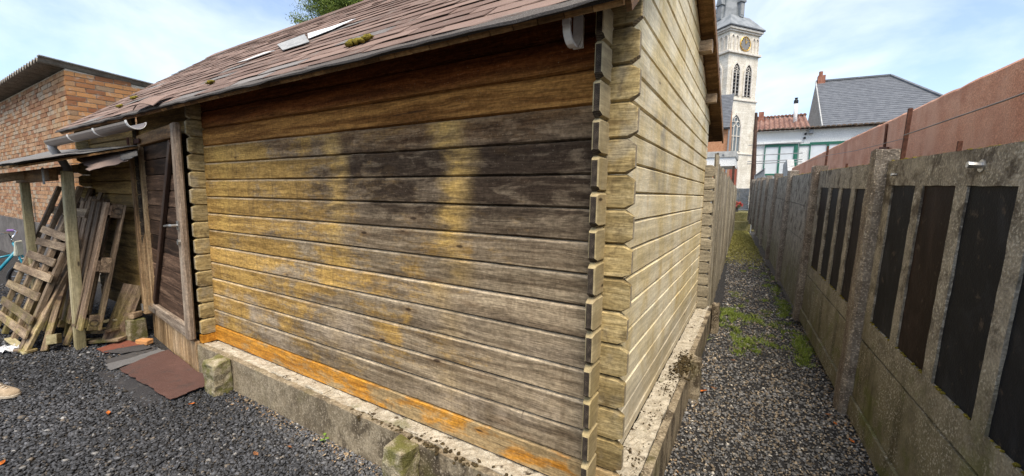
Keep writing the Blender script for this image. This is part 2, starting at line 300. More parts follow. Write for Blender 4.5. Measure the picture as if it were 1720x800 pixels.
def fpost_extra(b, c, n, f):
    x, y, z = b.sep(b.pos())
    st = b.noise(b.comb(b.ma('MULTIPLY', y, 9.0), 0.0, b.ma('MULTIPLY', z, 1.2)), 1.0, 5, 0.6, 0.3)
    c = b.mix(b.mr(st, 0.45, 0.66, 0, 0.6), c, (0.095, 0.064, 0.047))
    lich = b.mr(b.noise(b.pos(), 30.0, 4, 0.7), 0.60, 0.66)
    return b.mix(b.ma('MULTIPLY', lich, 0.6), c, (0.42, 0.38, 0.31))
M['fpost'] = grainy('stained_post_concrete', (0.15, 0.125, 0.10), (0.28, 0.245, 0.20), 12, (0.40, 0.34, 0.27), 85, extra=fpost_extra, bump=1.0, bdist=0.014)
M['fence'] = grainy('weathered_fence_concrete', (0.20, 0.178, 0.142), (0.345, 0.31, 0.25), 10, None, 85, extra=fence_extra, bump=0.9, bdist=0.012)
def slat_extra(b, c, n, f):
    x, y, z = b.sep(b.pos())
    st = b.noise(b.comb(b.ma('MULTIPLY', y, 5.5), b.ma('MULTIPLY', x, 3), b.ma('MULTIPLY', z, 2.6)), 1.0, 6, 0.66, 0.5)
    hue = b.mr(b.rand(), 0.3, 1.3)
    c = b.mix(hue, (0.013, 0.014, 0.017), (0.020, 0.012, 0.009))
    c = b.mix(b.mr(st, 0.45, 0.70, 0, 0.6), c, b.mix(hue, (0.035, 0.038, 0.046), (0.055, 0.032, 0.023)))
    return b.mix(b.mr(n, 0.60, 0.72, 0, 0.5), c, (0.12, 0.09, 0.07))
M['slat'] = grainy('tarred_infill', (0.02, 0.015, 0.012), (0.05, 0.035, 0.03), 16, None, 120, rough=0.55, extra=slat_extra, bump=0.35, bdist=0.006, spec=0.06)
def red_extra(b, c, n, f):
    x, y, z = b.sep(b.pos())
    st = b.noise(b.comb(b.ma('MULTIPLY', y, 2.6), 0.0, b.ma('MULTIPLY', z, 0.7)), 1.0, 6, 0.62, 0.5)
    c = b.mix(b.mr(st, 0.42, 0.66, 0, 0.75), c, (0.64, 0.38, 0.27))
    return b.mix(b.mr(b.noise(b.pos(), 2.4, 6, 0.66), 0.50, 0.68, 0, 0.55), c, (0.38, 0.165, 0.105))
M['red'] = grainy('red_render', (0.55, 0.262, 0.165), (0.64, 0.345, 0.23), 5, None, 90, extra=red_extra, bump=0.6, bdist=0.012)
M['grey_render'] = grainy('grey_render', (0.34, 0.34, 0.33), (0.48, 0.48, 0.46), 3, None, 60)
M['soil'] = grainy('gravel_bed', (0.022, 0.021, 0.021), (0.055, 0.052, 0.050), 30, (0.09, 0.085, 0.08), 85, bump=1.0, bdist=0.03)
def attr_mat(name, rough=0.85, attr='tint', spec=0.3):
    b = NB(name); a = b.n.new('ShaderNodeAttribute'); a.attribute_name = attr; n = b.noise(b.pos(), 220, 2)
    return b.fin(b.mul(a.outputs['Color'], b.mr(n, 0.3, 0.7, 0.8, 1.2)), rough, spec)
M['stone_chip'] = attr_mat('slate_chip', 0.72)
M['grass'] = attr_mat('grass_blade', 0.7)
M['leafm'] = attr_mat('tree_leaf', 0.65)
def brick_mat():
    b = NB('brick'); r = b.rand(); p = b.pos()
    n = b.noise(p, 22, 5, 0.65); f = b.noise(p, 140, 3)
    c = b.ramp(r, [(0.0, (0.22, 0.115, 0.06)), (0.25, (0.36, 0.19, 0.095)), (0.5, (0.46, 0.27, 0.14)), (0.75, (0.42, 0.20, 0.085)), (1.0, (0.42, 0.31, 0.19))])
    x, y, z = b.sep(p)
    c = b.mix(b.ma('MULTIPLY', b.mr(x, -8.75, -8.60), 0.6), c, b.ramp(r, [(0, (0.26, 0.08, 0.03)), (0.4, (0.46, 0.185, 0.05)), (0.7, (0.52, 0.24, 0.075)), (1, (0.16, 0.09, 0.06))]))
    c = b.mix(b.mr(n, 0.55, 0.72, 0, 0.7), c, (0.17, 0.12, 0.09))
    c = b.mix(b.mr(b.noise(p, 9, 4), 0.6, 0.7, 0, 0.5), c, (0.48, 0.42, 0.34))
    b.bump(b.ma('ADD', n, f), 0.6, 0.006); return b.fin(b.mul(c, b.mr(f, .3, .7, .8, 1.15)), 0.9)
M['brick'] = brick_mat()
M['brickstuff'] = None
M['mortar'] = grainy('brick_mortar', (0.42, 0.355, 0.27), (0.56, 0.49, 0.39), 12, None, 90)
M['plinth'] = grainy('grey_plinth', (0.10, 0.09, 0.085), (0.16, 0.145, 0.135), 5, None, 60)
def shingle_mat(name, c0, c1, c2, sp):
    b = NB(name); p = b.pos(); n = b.noise(p, 3.2, 6, 0.66, 0.3); f = b.noise(p, 330, 2, 0.6); r = b.rand()
    c = b.mix(b.mr(b.ma('ADD', b.ma('MULTIPLY', r, 0.4), b.ma('MULTIPLY', n, 0.6)), 0.3, 0.7), c0, c1)
    c = b.mix(b.mr(b.noise(p, 8.0, 6, 0.7), 0.54, 0.68, 0, 0.6), c, c2)
    c = b.mix(b.mr(f, 0.55, 0.66, 0, 0.6), c, sp)
    b.bump(f, 0.5, 0.003); return b.fin(c, 0.9, 0.2)
M['shingle'] = shingle_mat('red_bitumen_shingle', (0.125, 0.080, 0.063), (0.225, 0.152, 0.122), (0.19, 0.17, 0.148), (0.32, 0.25, 0.21))
M['shingle_grey'] = shingle_mat('worn_bitumen_edge', (0.11, 0.098, 0.09), (0.19, 0.172, 0.16), (0.25, 0.23, 0.21), (0.34, 0.32, 0.30))
M['eave'] = shingle_mat('dark_eave_edge', (0.05, 0.043, 0.039), (0.095, 0.083, 0.075), (0.15, 0.135, 0.12), (0.26, 0.24, 0.22))
M['felt_brown'] = shingle_mat('brown_felt', (0.12, 0.085, 0.07), (0.20, 0.15, 0.13), (0.14, 0.12, 0.11), (0.30, 0.24, 0.21))
M['felt_red'] = shingle_mat('loose_red_felt', (0.085, 0.044, 0.035), (0.14, 0.074, 0.058), (0.05, 0.04, 0.036), (0.22, 0.13, 0.105))
M['felt_redder'] = shingle_mat('bright_red_felt', (0.14, 0.045, 0.028), (0.19, 0.065, 0.04), (0.09, 0.04, 0.03), (0.33, 0.14, 0.1))
M['felt_dark'] = shingle_mat('dark_felt', (0.032, 0.03, 0.031), (0.065, 0.06, 0.058), (0.085, 0.077, 0.07), (0.12, 0.115, 0.11))
M['felt_grey'] = shingle_mat('grey_felt', (0.09, 0.085, 0.085), (0.15, 0.145, 0.14), (0.18, 0.17, 0.16), (0.24, 0.23, 0.22))
M['under_grey'] = grainy('exposed_grey_underlay', (0.24, 0.245, 0.245), (0.36, 0.36, 0.355), 14, None, 90)
M['under_pale'] = grainy('exposed_pale_underlay', (0.42, 0.40, 0.385), (0.58, 0.56, 0.54), 12, None, 80)
M['under_white'] = grainy('exposed_white_underlay', (0.72, 0.73, 0.74), (0.82, 0.82, 0.82), 9, None, 60, bump=0.1)
def plain(name, col, rough=0.5, spec=0.4, metal=None, var=0.15, scale=20.0):
    b = NB(name); n = b.noise(b.obj(), scale, 4)
    return b.fin(b.mul(b.mix(0.0, col, col), b.mr(n, 0.3, 0.7, 1-var, 1+var)), rough, spec, metal)
M['pvc'] = plain('white_pvc', (0.80, 0.78, 0.75), 0.4)
M['pvc_brown'] = plain('grey_brown_gutter', (0.165, 0.128, 0.108), 0.4)
M['pvc_grey'] = plain('grey_pipe', (0.30, 0.30, 0.31), 0.4)
M['steel'] = plain('steel', (0.45, 0.44, 0.42), 0.35, 0.5, 0.9)
M['rust'] = plain('rusty_iron', (0.085, 0.035, 0.022), 0.8, 0.2, None, 0.4, 60)
M['black'] = plain('black_plastic', (0.012, 0.012, 0.013), 0.4)
M['wire'] = plain('galvanised_wire', (0.16, 0.15, 0.145), 0.5, 0.4, 0.3)
M['moss'] = grainy('moss_cushion', (0.12, 0.10, 0.012), (0.27, 0.21, 0.03), 60, (0.33, 0.27, 0.06), 240, bump=1.0, bdist=0.01)
M['moss_dark'] = grainy('dry_brown_moss', (0.035, 0.025, 0.012), (0.10, 0.07, 0.03), 50, (0.15, 0.11, 0.05), 200, bump=1.0, bdist=0.01)
M['cement_sheet'] = grainy('fibre_cement', (0.19, 0.165, 0.135), (0.30, 0.27, 0.225), 6, (0.09, 0.08, 0.065), 70)
M['slate'] = None
def banded(name, c0, c1, rough=0.6, spec=0.4, scale=3.0):
    b = NB(name); n = b.noise(b.pos(), scale, 5); f = b.noise(b.pos(), 30, 3)
    return b.fin(b.mul(b.mix(b.mr(n, .35, .65), c0, c1), b.mr(f, .3, .7, .85, 1.12)), rough, spec)
M['slate'] = banded('blue_grey_slate', (0.088, 0.095, 0.108), (0.125, 0.133, 0.147))
M['spire_slate'] = banded('spire_slate', (0.17, 0.185, 0.195), (0.27, 0.285, 0.295), scale=1.2)
M['pantile'] = banded('red_pantile', (0.16, 0.08, 0.06), (0.28, 0.165, 0.125), 0.8, 0.2, 2.5)
M['tile_dark'] = banded('mossy_tile_edge', (0.07, 0.055, 0.045), (0.17, 0.125, 0.095), 0.8, 0.2, 4)
def stone_extra(b, c, n, f):
    x, y, z = b.sep(b.obj())
    br = b.n.new('ShaderNodeTexBrick'); b.lk(b.comb(b.ma('ADD', x, y), z, 0.0), br.inputs['Vector']); br.inputs['Scale'].default_value = 1.0
    br.inputs['Brick Width'].default_value = 0.75; br.inputs['Row Height'].default_value = 0.36; br.inputs['Mortar Size'].default_value = 0.012
    br.inputs['Color1'].default_value = (1, 1, 1, 1); br.inputs['Color2'].default_value = (0.86, 0.85, 0.83, 1); br.inputs['Mortar'].default_value = (0.72, 0.70, 0.67, 1)
    c = b.vm('MULTIPLY', c, br.outputs['Color'])
    st = b.noise(b.comb(b.ma('MULTIPLY', x, .8), b.ma('MULTIPLY', y, .8), b.ma('MULTIPLY', z, .2)), 1.0, 5, 0.65)
    return b.mix(b.mr(st, 0.55, 0.75, 0, 0.45), c, (0.36, 0.32, 0.25))
M['stone'] = grainy('white_church_stone', (0.62, 0.57, 0.48), (0.76, 0.72, 0.63), 0.8, None, 8, extra=stone_extra, bump=0.2, usepos=False)
M['stone_trim'] = banded('carved_stone', (0.56, 0.51, 0.44), (0.68, 0.64, 0.57), 0.85, 0.2)
M['dark_open'] = plain('dark_opening', (0.02, 0.02, 0.022), 0.8, 0.1)
M['louvre'] = plain('grey_louvre', (0.20, 0.20, 0.20), 0.7, 0.2)
M['leaded'] = plain('leaded_glass', (0.13, 0.15, 0.16), 0.25, 0.5, None, 0.3, 5)
M['church_door'] = plain('red_brown_door', (0.24, 0.062, 0.035), 0.5)
M['gold'] = plain('gilded', (0.70, 0.42, 0.07), 0.35, 0.5, 0.6)
M['white_wall'] = grainy('white_house_wall', (0.72, 0.72, 0.70), (0.80, 0.80, 0.78), 1.5, None, 30, bump=0.15)
M['green'] = plain('green_paint', (0.02, 0.13, 0.085), 0.4)
M['blind'] = plain('white_net_curtain', (0.62, 0.65, 0.67), 0.25, 0.5, None, 0.06, 3)
M['rail'] = plain('grey_rail', (0.24, 0.25, 0.26), 0.5)
M['flint'] = grainy('flint_gable', (0.24, 0.22, 0.19), (0.46, 0.43, 0.38), 7, (0.12, 0.11, 0.10), 28, bump=0.4)
M['brick_far'] = grainy('orange_brick_far', (0.40, 0.19, 0.10), (0.50, 0.27, 0.15), 6, None, 40)
M['brick_old'] = grainy('sooty_chimney_brick', (0.22, 0.09, 0.06), (0.34, 0.16, 0.11), 6, None, 40)
M['grey_stone'] = grainy('grey_stone_wall', (0.22, 0.22, 0.21), (0.36, 0.355, 0.34), 4, (0.12, 0.12, 0.12), 20)
M['flower'] = attr_mat('flower', 0.6)
M['terracotta'] = plain('flower_pot', (0.05, 0.045, 0.04), 0.7)
M['path_moss'] = grainy('mossy_step', (0.10, 0.095, 0.03), (0.20, 0.17, 0.07), 5, (0.28, 0.25, 0.15), 60)
M['shoe'] = grainy('tan_canvas_shoe', (0.30, 0.225, 0.145), (0.40, 0.31, 0.21), 30, None, 300, bump=0.3, bdist=0.003)
M['shoe_sole'] = plain('pale_shoe_sole', (0.36, 0.30, 0.22), 0.7)
M['lace'] = plain('cream_lace', (0.50, 0.44, 0.35), 0.8)
M['trouser'] = plain('dark_trouser_cloth', (0.05, 0.055, 0.07), 0.9, 0.1)
M['plastic_white'] = plain('white_plastic_film', (0.75, 0.76, 0.78), 0.35)
M['bike_blue'] = plain('teal_bike_paint', (0.01, 0.20, 0.28), 0.3, 0.5)
M['bike_white'] = plain('cream_bike_paint', (0.62, 0.62, 0.50), 0.3, 0.5)
M['bike_purple'] = plain('purple_grip', (0.20, 0.10, 0.28), 0.5)
M['chrome'] = plain('chrome', (0.55, 0.55, 0.56), 0.2, 0.5, 1.0)
M['green_dark'] = plain('dark_green_post_paint', (0.008, 0.03, 0.018), 0.5)
M['leaf_orange'] = plain('orange_dead_leaf', (0.42, 0.115, 0.02), 0.7, 0.2, None, 0.4, 40)
M['leaf_brown'] = plain('brown_dead_leaf', (0.20, 0.085, 0.035), 0.7, 0.2, None, 0.4, 40)
M['leaf_green'] = plain('fresh_green_leaf', (0.16, 0.26, 0.03), 0.6)
M['bark'] = grainy('bark', (0.06, 0.045, 0.03), (0.13, 0.10, 0.075), 12, None, 80)
M['hill'] = grainy('far_ground', (0.05, 0.055, 0.03), (0.10, 0.10, 0.06), 0.4, None, 8)

# ------------------------------------------------------------------ mesh helpers
class MB:
    def __init__(s): s.v = []; s.f = []; s.mi = []
    def add(s, vs, fs, mi=0):
        o = len(s.v); s.v += [tuple(v) for v in vs]
        for f in fs: s.f.append(tuple(i + o for i in f)); s.mi.append(mi)
        return s
    def box(s, lo, hi, mi=0, mat=None, jit=0.0):
        x0, y0, z0 = lo; x1, y1, z1 = hi
        vs = [Vector(p) for p in ((x0,y0,z0),(x1,y0,z0),(x1,y1,z0),(x0,y1,z0),(x0,y0,z1),(x1,y0,z1),(x1,y1,z1),(x0,y1,z1))]
        if jit: vs = [v + Vector((rnd.uniform(-jit, jit), rnd.uniform(-jit, jit), rnd.uniform(-jit, jit))) for v in vs]
        if mat is not None: vs = [mat @ v for v in vs]
        return s.add(vs, [(3,2,1,0),(4,5,6,7),(0,1,5,4),(1,2,6,5),(2,3,7,6),(3,0,4,7)], mi)
    def beam(s, a, b, w, h, up=(0,0,1), mi=0):
        a, b = Vector(a), Vector(b); d = (b - a); L = d.length; d.normalize(); u = Vector(up); r = d.cross(u)
        if r.length < 1e-4: r = d.cross(Vector((1,0,0)))
        r.normalize(); u = r.cross(d)
        m = Matrix(((d.x, r.x, u.x, a.x), (d.y, r.y, u.y, a.y), (d.z, r.z, u.z, a.z), (0,0,0,1)))
        return s.box((0, -w/2, -h/2), (L, w/2, h/2), mi, m)
    def tube(s, pts, rad, n=8, mi=0, caps=True):
        pts = [Vector(p) for p in pts]; rads = rad if isinstance(rad, (list, tuple)) else [rad]*len(pts)
        vs = []; fs = []; prev = None
        for i, p in enumerate(pts):
            t = (pts[min(i+1, len(pts)-1)] - pts[max(i-1, 0)]).normalized()
            if prev is None:
                a = t.orthogonal().normalized()
            else:
                a = (prev - t*prev.dot(t)); a = a.normalized() if a.length > 1e-6 else t.orthogonal().normalized()
            prev = a; bb = t.cross(a)
            for k in range(n):
                q = 2*math.pi*k/n; vs.append(p + (a*math.cos(q) + bb*math.sin(q))*rads[i])
        for i in range(len(pts)-1):
            for k in range(n): fs.append((i*n+k, i*n+(k+1)%n, (i+1)*n+(k+1)%n, (i+1)*n+k))
        if caps: fs.append(tuple(range(n-1, -1, -1))); fs.append(tuple(range((len(pts)-1)*n, len(pts)*n)))
        return s.add(vs, fs, mi)
    def prism(s, poly, ax, a, b, mi=0, mat=None):
        """poly of 2-D points extruded along axis ax (0,1,2) from a to b"""
        def mk(p, q):
            if ax == 0: return Vector((q, p[0], p[1]))
            if ax == 1: return Vector((p[0], q, p[1]))
            return Vector((p[0], p[1], q))
        n = len(poly); vs = [mk(p, a) for p in poly] + [mk(p, b) for p in poly]
        if mat is not None: vs = [mat @ v for v in vs]
        fs = [tuple(range(n-1, -1, -1)), tuple(range(n, 2*n))] + [(i, (i+1)%n, n+(i+1)%n, n+i) for i in range(n)]
        return s.add(vs, fs, mi)
    def mesh(s, name, mats, smooth=False, fix=True):
        me = bpy.data.meshes.new(name); me.from_pydata(s.v, [], s.f)
        for m in (mats if isinstance(mats, (list, tuple)) else [mats]): me.materials.append(M[m] if isinstance(m, str) else m)
        me.polygons.foreach_set('material_index', s.mi)
        if smooth: me.polygons.foreach_set('use_smooth', [True]*len(s.f))
        if fix:
            bm = bmesh.new(); bm.from_mesh(me); bmesh.ops.recalc_face_normals(bm, faces=bm.faces); bm.to_mesh(me); bm.free()
        me.update(); return me
    def build(s, name, mats, parent=None, smooth=False, mat=None, fix=True, bevel=0.0):
        o = bpy.data.objects.new(name, s.mesh(name, mats, smooth, fix)); COL.objects.link(o)
        if parent is not None: o.parent = parent
        if mat is not None: o.matrix_local = mat
        if bevel:
            md = o.modifiers.new('bevel', 'BEVEL'); md.width = bevel; md.segments = 1; md.limit_method = 'ANGLE'
        return o
def inst(me, name, parent, mat=None):
    o = bpy.data.objects.new(name, me); COL.objects.link(o)
    if parent is not None: o.parent = parent
    if mat is not None: o.matrix_local = mat
    return o
def thing(name, label, cat, loc=(0,0,0), rz=0.0, group=None):
    o = bpy.data.objects.new(name, None); COL.objects.link(o); o.empty_display_size = 0.2
    o.location = loc; o.rotation_euler = (0, 0, rz); o['label'] = label; o['category'] = cat
    if group: o['group'] = group
    return o
def tag(o, label=None, cat=None, group=None, kind=None):
    if label: o['label'] = label
    if cat: o['category'] = cat
    if group: o['group'] = group
    if kind: o['kind'] = kind
    return o
def T(x, y, z): return Matrix.Translation((x, y, z))
def RZ(a): return Matrix.Rotation(a, 4, 'Z')
def frame(o, ex, ey, ez=None):
    ex = Vector(ex).normalized(); ey = Vector(ey); ey = (ey - ex*ex.dot(ey)).normalized(); ez = ex.cross(ey)
    o = Vector(o)
    return Matrix(((ex.x, ey.x, ez.x, o.x), (ex.y, ey.y, ez.y, o.y), (ex.z, ey.z, ez.z, o.z), (0,0,0,1)))
def fast_mesh(name, V, Fq, mat, tint=None, tris=False):
    k = Fq.shape[1]; me = bpy.data.meshes.new(name)
    me.vertices.add(len(V)); me.vertices.foreach_set('co', V.astype(np.float32).ravel())
    me.loops.add(Fq.size); me.loops.foreach_set('vertex_index', Fq.astype(np.int32).ravel())
    me.polygons.add(len(Fq)); me.polygons.foreach_set('loop_start', np.arange(0, Fq.size, k, dtype=np.int32))
    try: me.polygons.foreach_set('loop_total', np.full(len(Fq), k, dtype=np.int32))
    except Exception: pass
    if tint is not None:
        a = me.color_attributes.new('tint', 'FLOAT_COLOR', 'POINT')
        a.data.foreach_set('color', np.concatenate([tint, np.ones((len(tint), 1))], 1).astype(np.float32).ravel())
    me.materials.append(M[mat]); me.update(calc_edges=True); me.validate()
    return me

# ------------------------------------------------------------------ the setting: ground, gravel
g = MB(); NX = 60
g.add([(-600, -600, 0), (600, -600, 0), (600, 600, 0), (-600, 600, 0)], [(0, 1, 2, 3)])
tag(g.build('ground', 'soil'), kind='structure')
nr = np.random.default_rng(5)
FX = lambda y: 1.16 - 0.05*(y - 2.0)          # foot of the concrete fence
def gravel_points(n, xr, yr, keep):
    p = np.stack([nr.uniform(*xr, n), nr.uniform(*yr, n)], 1); return p[keep(p[:, 0], p[:, 1])]
def far_keep(k0):
    def f(x, y):
        d = np.hypot(x - CAM.x, y - CAM.y); return nr.random(len(x)) < np.clip((k0/np.maximum(d, 0.3))**1.6, 0.02, 1)
    return f
A = gravel_points(270000, (-9.5, 0.9), (-2.6, 0.6), lambda x, y: (y < np.where(x > -3.4, -0.12, np.where(x > -4.75, -0.10, 0.1))) & far_keep(2.9)(x, y))
B = gravel_points(125000, (-0.3, 1.6), (-0.9, 14.0), lambda x, y: (x > np.where(y < 3.6, 0.17, 0.25 - 0.04*(y - 3.6))) & (x < FX(y) + 0.02) & (far_keep(2.9)(x, y)))
PTS = np.concatenate([A, B]); side = np.concatenate([np.zeros(len(A)), np.ones(len(B))]); n = len(PTS)
d = np.hypot(PTS[:, 0] - CAM.x, PTS[:, 1] - CAM.y)
size = nr.uniform(0.0042, 0.0098, n) * (1 + 0.07*np.clip(d - 2, 0, 8)); size *= np.where(nr.random(n) < 0.06, 1.55, 1.0)*np.where(side > 0, 0.85, 1.0)
cube = np.array([(-1,-1,-1),(1,-1,-1),(1,1,-1),(-1,1,-1),(-1,-1,1),(1,-1,1),(1,1,1),(-1,1,1)], float)
V = cube[None] * np.ones((n, 1, 1)); V += nr.uniform(-0.42, 0.42, V.shape); V[:, 4:, :2] *= nr.uniform(0.45, 0.85, (n, 1, 1))
V *= np.stack([nr.uniform(0.8, 1.35, n), nr.uniform(0.55, 0.95, n), nr.uniform(0.28, 0.6, n)], 1)[:, None] * size[:, None, None]
ax, ay, az = nr.normal(0, 0.45, n), nr.normal(0, 0.45, n), nr.uniform(0, 6.28, n)
def rot(V, a, i, j):
    c, s = np.cos(a)[:, None], np.sin(a)[:, None]; A_, B_ = V[..., i].copy(), V[..., j].copy(); V[..., i] = c*A_ - s*B_; V[..., j] = s*A_ + c*B_
rot(V, ax, 1, 2); rot(V, ay, 0, 2); rot(V, az, 0, 1)
V[..., 0] += PTS[:, None, 0]; V[..., 1] += PTS[:, None, 1]; V[..., 2] += (nr.uniform(0.002, 0.010, n))[:, None]
quad = np.array([(3,2,1,0),(4,5,6,7),(0,1,5,4),(1,2,6,5),(2,3,7,6),(3,0,4,7)])
Fq = (quad[None] + (np.arange(n)*8)[:, None, None]).reshape(-1, 4)
val = np.where(side > 0, nr.gamma(5.0, 0.014, n) + 0.03, nr.gamma(3.2, 0.021, n) + 0.018)
hue = np.stack([val*0.97, val*0.985, val*1.03], 1)
warm = (nr.random(n) < np.where(side > 0, 0.30, 0.07))
hue[warm] = np.stack([val*1.5, val*1.25, val*0.95], 1)[warm]
pale = nr.random(n) < np.where(side > 0, 0.032, 0.018); hue[pale] = np.clip(hue[pale]*0 + nr.uniform(0.18, 0.42, (pale.sum(), 1))*np.array([1, .96, .88]), 0, .5)
hue *= np.where(side[:, None] > 0, np.array([[1.58, 1.50, 1.37]]), np.array([[.63, .63, .645]]))
lo = np.sin(PTS[:, 0]*2.3 + 1.3*np.sin(PTS[:, 1]*3.1))*np.cos(PTS[:, 1]*2.7 + np.sin(PTS[:, 0]*1.9)); hue *= (1 + 0.22*lo)[:, None]
dust = np.clip(1 - np.abs(PTS[:, 1] + 0.13)/0.22, 0, 1)*np.clip((PTS[:, 0] + 2.6)/1.2, 0, 1)*(side == 0); hue += (dust*nr.uniform(0, .16, n))[:, None]*np.array([[1, .97, .92]])
tag(inst(fast_mesh('gravel', V.reshape(-1, 3), Fq, 'stone_chip', np.repeat(hue, 8, 0)), 'gravel', None), 'dark slate chips covering the yard and the narrow passage', 'gravel', kind='stuff')

# ------------------------------------------------------------------ the log cabin
LH = 0.135; Z0 = 0.25
cabin = thing('log_cabin', 'weathered log cabin with sagging red shingle roof and stacked log corners', 'cabin', (0, 0, 0))
def log(name, a, b, h, mats, mat, ta=False, tb=False, th=0.030, enda=None, endb=None, seg=0.28, parent=cabin, cut=0.022, cl=0.034):
    """one planed log along local x, outer face towards local -y; ta/tb = projecting end with cut corners"""
    pr = [(0.0, 0.009), (0.0, h - 0.011), (0.012, h - 0.001), (th, h - 0.001), (th, 0.001), (0.016, 0.001)]
    xs = [a + cl, b - cl] if (ta or tb) else []
    n = max(1, int((b - a)/seg)); xs += [a + (b - a)*i/n for i in range(n + 1)]
    rings = []
    for x in sorted(set(round(v, 4) for v in xs)):
        if (ta and x < a + cl - 0.001) or (tb and x > b - cl + 0.001): continue
        rings.append((x, 0))
    if ta: rings = [(a, 2), (a + 0.004, 1)] + rings
    if tb: rings = rings + [(b - 0.004, 1), (b, 2)]
    vs = []; q = len(pr)
    for i, (x, k) in enumerate(rings):
        jy, jz = rnd.uniform(-.0012, .0012), rnd.uniform(-.0014, .0014)
        for (y, z) in pr:
            if k: z = min(max(z, cut), h - cut)
            if k == 2: z = min(max(z, cut + .004), h - cut - .004); y = min(max(y, 0.004), th - 0.004)
            xx = x
            if enda and i == 0: xx = enda(z)
            if endb and i == len(rings) - 1: xx = endb(z)
            vs.append((xx, y + jy, z + jz))
    m = MB(); nr_ = len(rings)
    fs = [(i*q + k, i*q + (k+1) % q, (i+1)*q + (k+1) % q, (i+1)*q + k) for i in range(nr_ - 1) for k in range(q)]
    m.add(vs, fs, 0); m.add([vs[k] for k in range(q)], [tuple(range(q - 1, -1, -1))], 1); m.add([vs[(nr_-1)*q + k] for k in range(q)], [tuple(range(q))], 1)
    # darken cut corners of projecting ends as end grain
    for fi, f in enumerate(fs):
        i = f[0] // q
        if (ta and i < 2) or (tb and i >= nr_ - 3):
            if fi % q in (1, 2, 4, 5): m.mi[fi] = 1 if (fi % q in (4, 5)) else 0
    return m.build(name, mats, parent, mat=mat)
# front wall
for j in range(15):
    jx = rnd.uniform(-.006, .006)
    mt = ('orange' if j == 0 else 'front')
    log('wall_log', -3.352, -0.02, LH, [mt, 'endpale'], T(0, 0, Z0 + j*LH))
# the part of every front log past the corner weathers differently: a short crossing piece sleeved over it
for j in range(15):
    jx = rnd.uniform(-.004, .004)
    log('log_crossing', -0.018, 0.105 + jx, LH, ['orange' if j == 0 else 'cross', 'endpale'], T(0, 0, Z0 + j*LH), tb=True)
# right gable wall (local x runs along +Y)
front_soff = lambda z: (z - (2.14 + 0.8*0.27 - 0.062))/0.8 - 0.0      # y where the front roof underside meets height z
rear_soff = lambda z: 2.03 + (3.045 - z)/0.42
RW = RZ(R(90)); DEP = 3.415
zb = Z0
log('wall_log', -0.105, DEP + 0.1, LH/2, ['right', 'end'], T(0, 0, Z0) @ RW)
for j in range(24):
    zb = Z0 + LH/2 + j*LH
    if zb > 3.30: break
    a = -0.105 - rnd.uniform(-.006, .006); b = DEP + 0.105; ta = True; ea = eb = None
    if zb + LH > 2.22:
        ta = False; a = max(0.0, front_soff(zb + LH)); ea = (lambda zz=zb: (lambda z: front_soff(zz + z)))()
    if zb + LH > 2.44:
        b = rear_soff(zb + LH); eb = (lambda zz=zb: (lambda z: rear_soff(zz + z)))()
    if b - a < 0.3: break
    log('wall_log', a, b, LH, ['right', 'end'], T(0, 0, zb) @ RW, ta=ta, enda=ea, endb=eb, cut=0.016, cl=0.026)
# rear wall logs crossing the far corner
for j in range(12):
    log('log_crossing', 0.001, 0.105 + rnd.uniform(-.006, .006), LH, ['gable_end', 'endpale'], T(0, DEP, Z0 + j*LH), tb=True)
log('rear_wall', -6.05, 0.0, 1.62, ['left', 'end'], T(0, DEP, Z0))
# partition wall crossing at the left end of the front wall
for j in range(14):
    zb = Z0 + LH/2 + j*LH
    log('log_crossing', -0.105 + rnd.uniform(-.005, .005), 0.06, LH, ['cross', 'endpale'], T(-3.35, 0, zb) @ RW, ta=True, cut=0.017, cl=0.026)
MB().box((-3.40, -0.10, Z0 + 0.002), (-3.348, 0.03, Z0 + LH/2)).build('log_crossing', 'orange', cabin)
# wall left of the door
for j in range(15):
    log('wall_log', -6.05, -4.66, LH, ['left', 'end'], T(0, -0.055, Z0 + j*LH), ta=False)
for j in range(6, 14):
    log('log_crossing', -0.10, 0.06, LH, ['cross', 'endpale'], T(-6.0, -0.055, Z0 + LH/2 + j*LH) @ RW, ta=True)
MB().box((-4.70, 0.0, Z0), (-3.36, 0.05, 2.3)).build('door_wall', 'left', cabin)
log('left_wall', -0.05, DEP, 2.0, ['left', 'end'], T(-6.0, 0, Z0) @ RW)
# roof deck boards, front slope and rear slope
EY, EZ, RY, RZt = -0.27, 2.14, 1.32, 3.412
XL, XR = -6.12, 0.108
fs_dir = Vector((0, RY - EY, RZt - EZ)); FL = fs_dir.length; fs_dir.normalize(); fs_n = Vector((0, -fs_dir.z, fs_dir.y))
RE = (4.06, 2.24); rs_dir = Vector((0, RE[0] - RY, RE[1] - RZt)); RLn = rs_dir.length; rs_dir.normalize(); rs_n = Vector((0, -rs_dir.z, rs_dir.y))
nb = 62; bw = (XR - XL)/nb
me_f = MB().box((0.001, 0.012, -0.05), (bw - 0.002, FL - 0.02, -0.030)).mesh('deck_board', 'soffit')
me_r = MB().box((0.001, 0.02, -0.05), (bw - 0.002, RLn, -0.030)).mesh('deck_board', 'soffit')
for i in range(nb):
    x = XL + i*bw
    inst(me_f, 'deck_board', cabin, frame((x, EY, EZ), (1, 0, 0), fs_dir))
    inst(me_r, 'deck_board', cabin, frame((x, RY, RZt), (1, 0, 0), rs_dir))
MB().box((XL, 0.01, -0.0295), (XR, FL - 0.005, -0.012)).build('roof_felt', 'felt_dark', cabin, mat=frame((0, EY, EZ), (1, 0, 0), fs_dir))
MB().box((XL, 0.0, -0.0295), (XR, RLn, 0.002)).build('roof_felt', 'felt_dark', cabin, mat=frame((0, RY, RZt), (1, 0, 0), rs_dir))
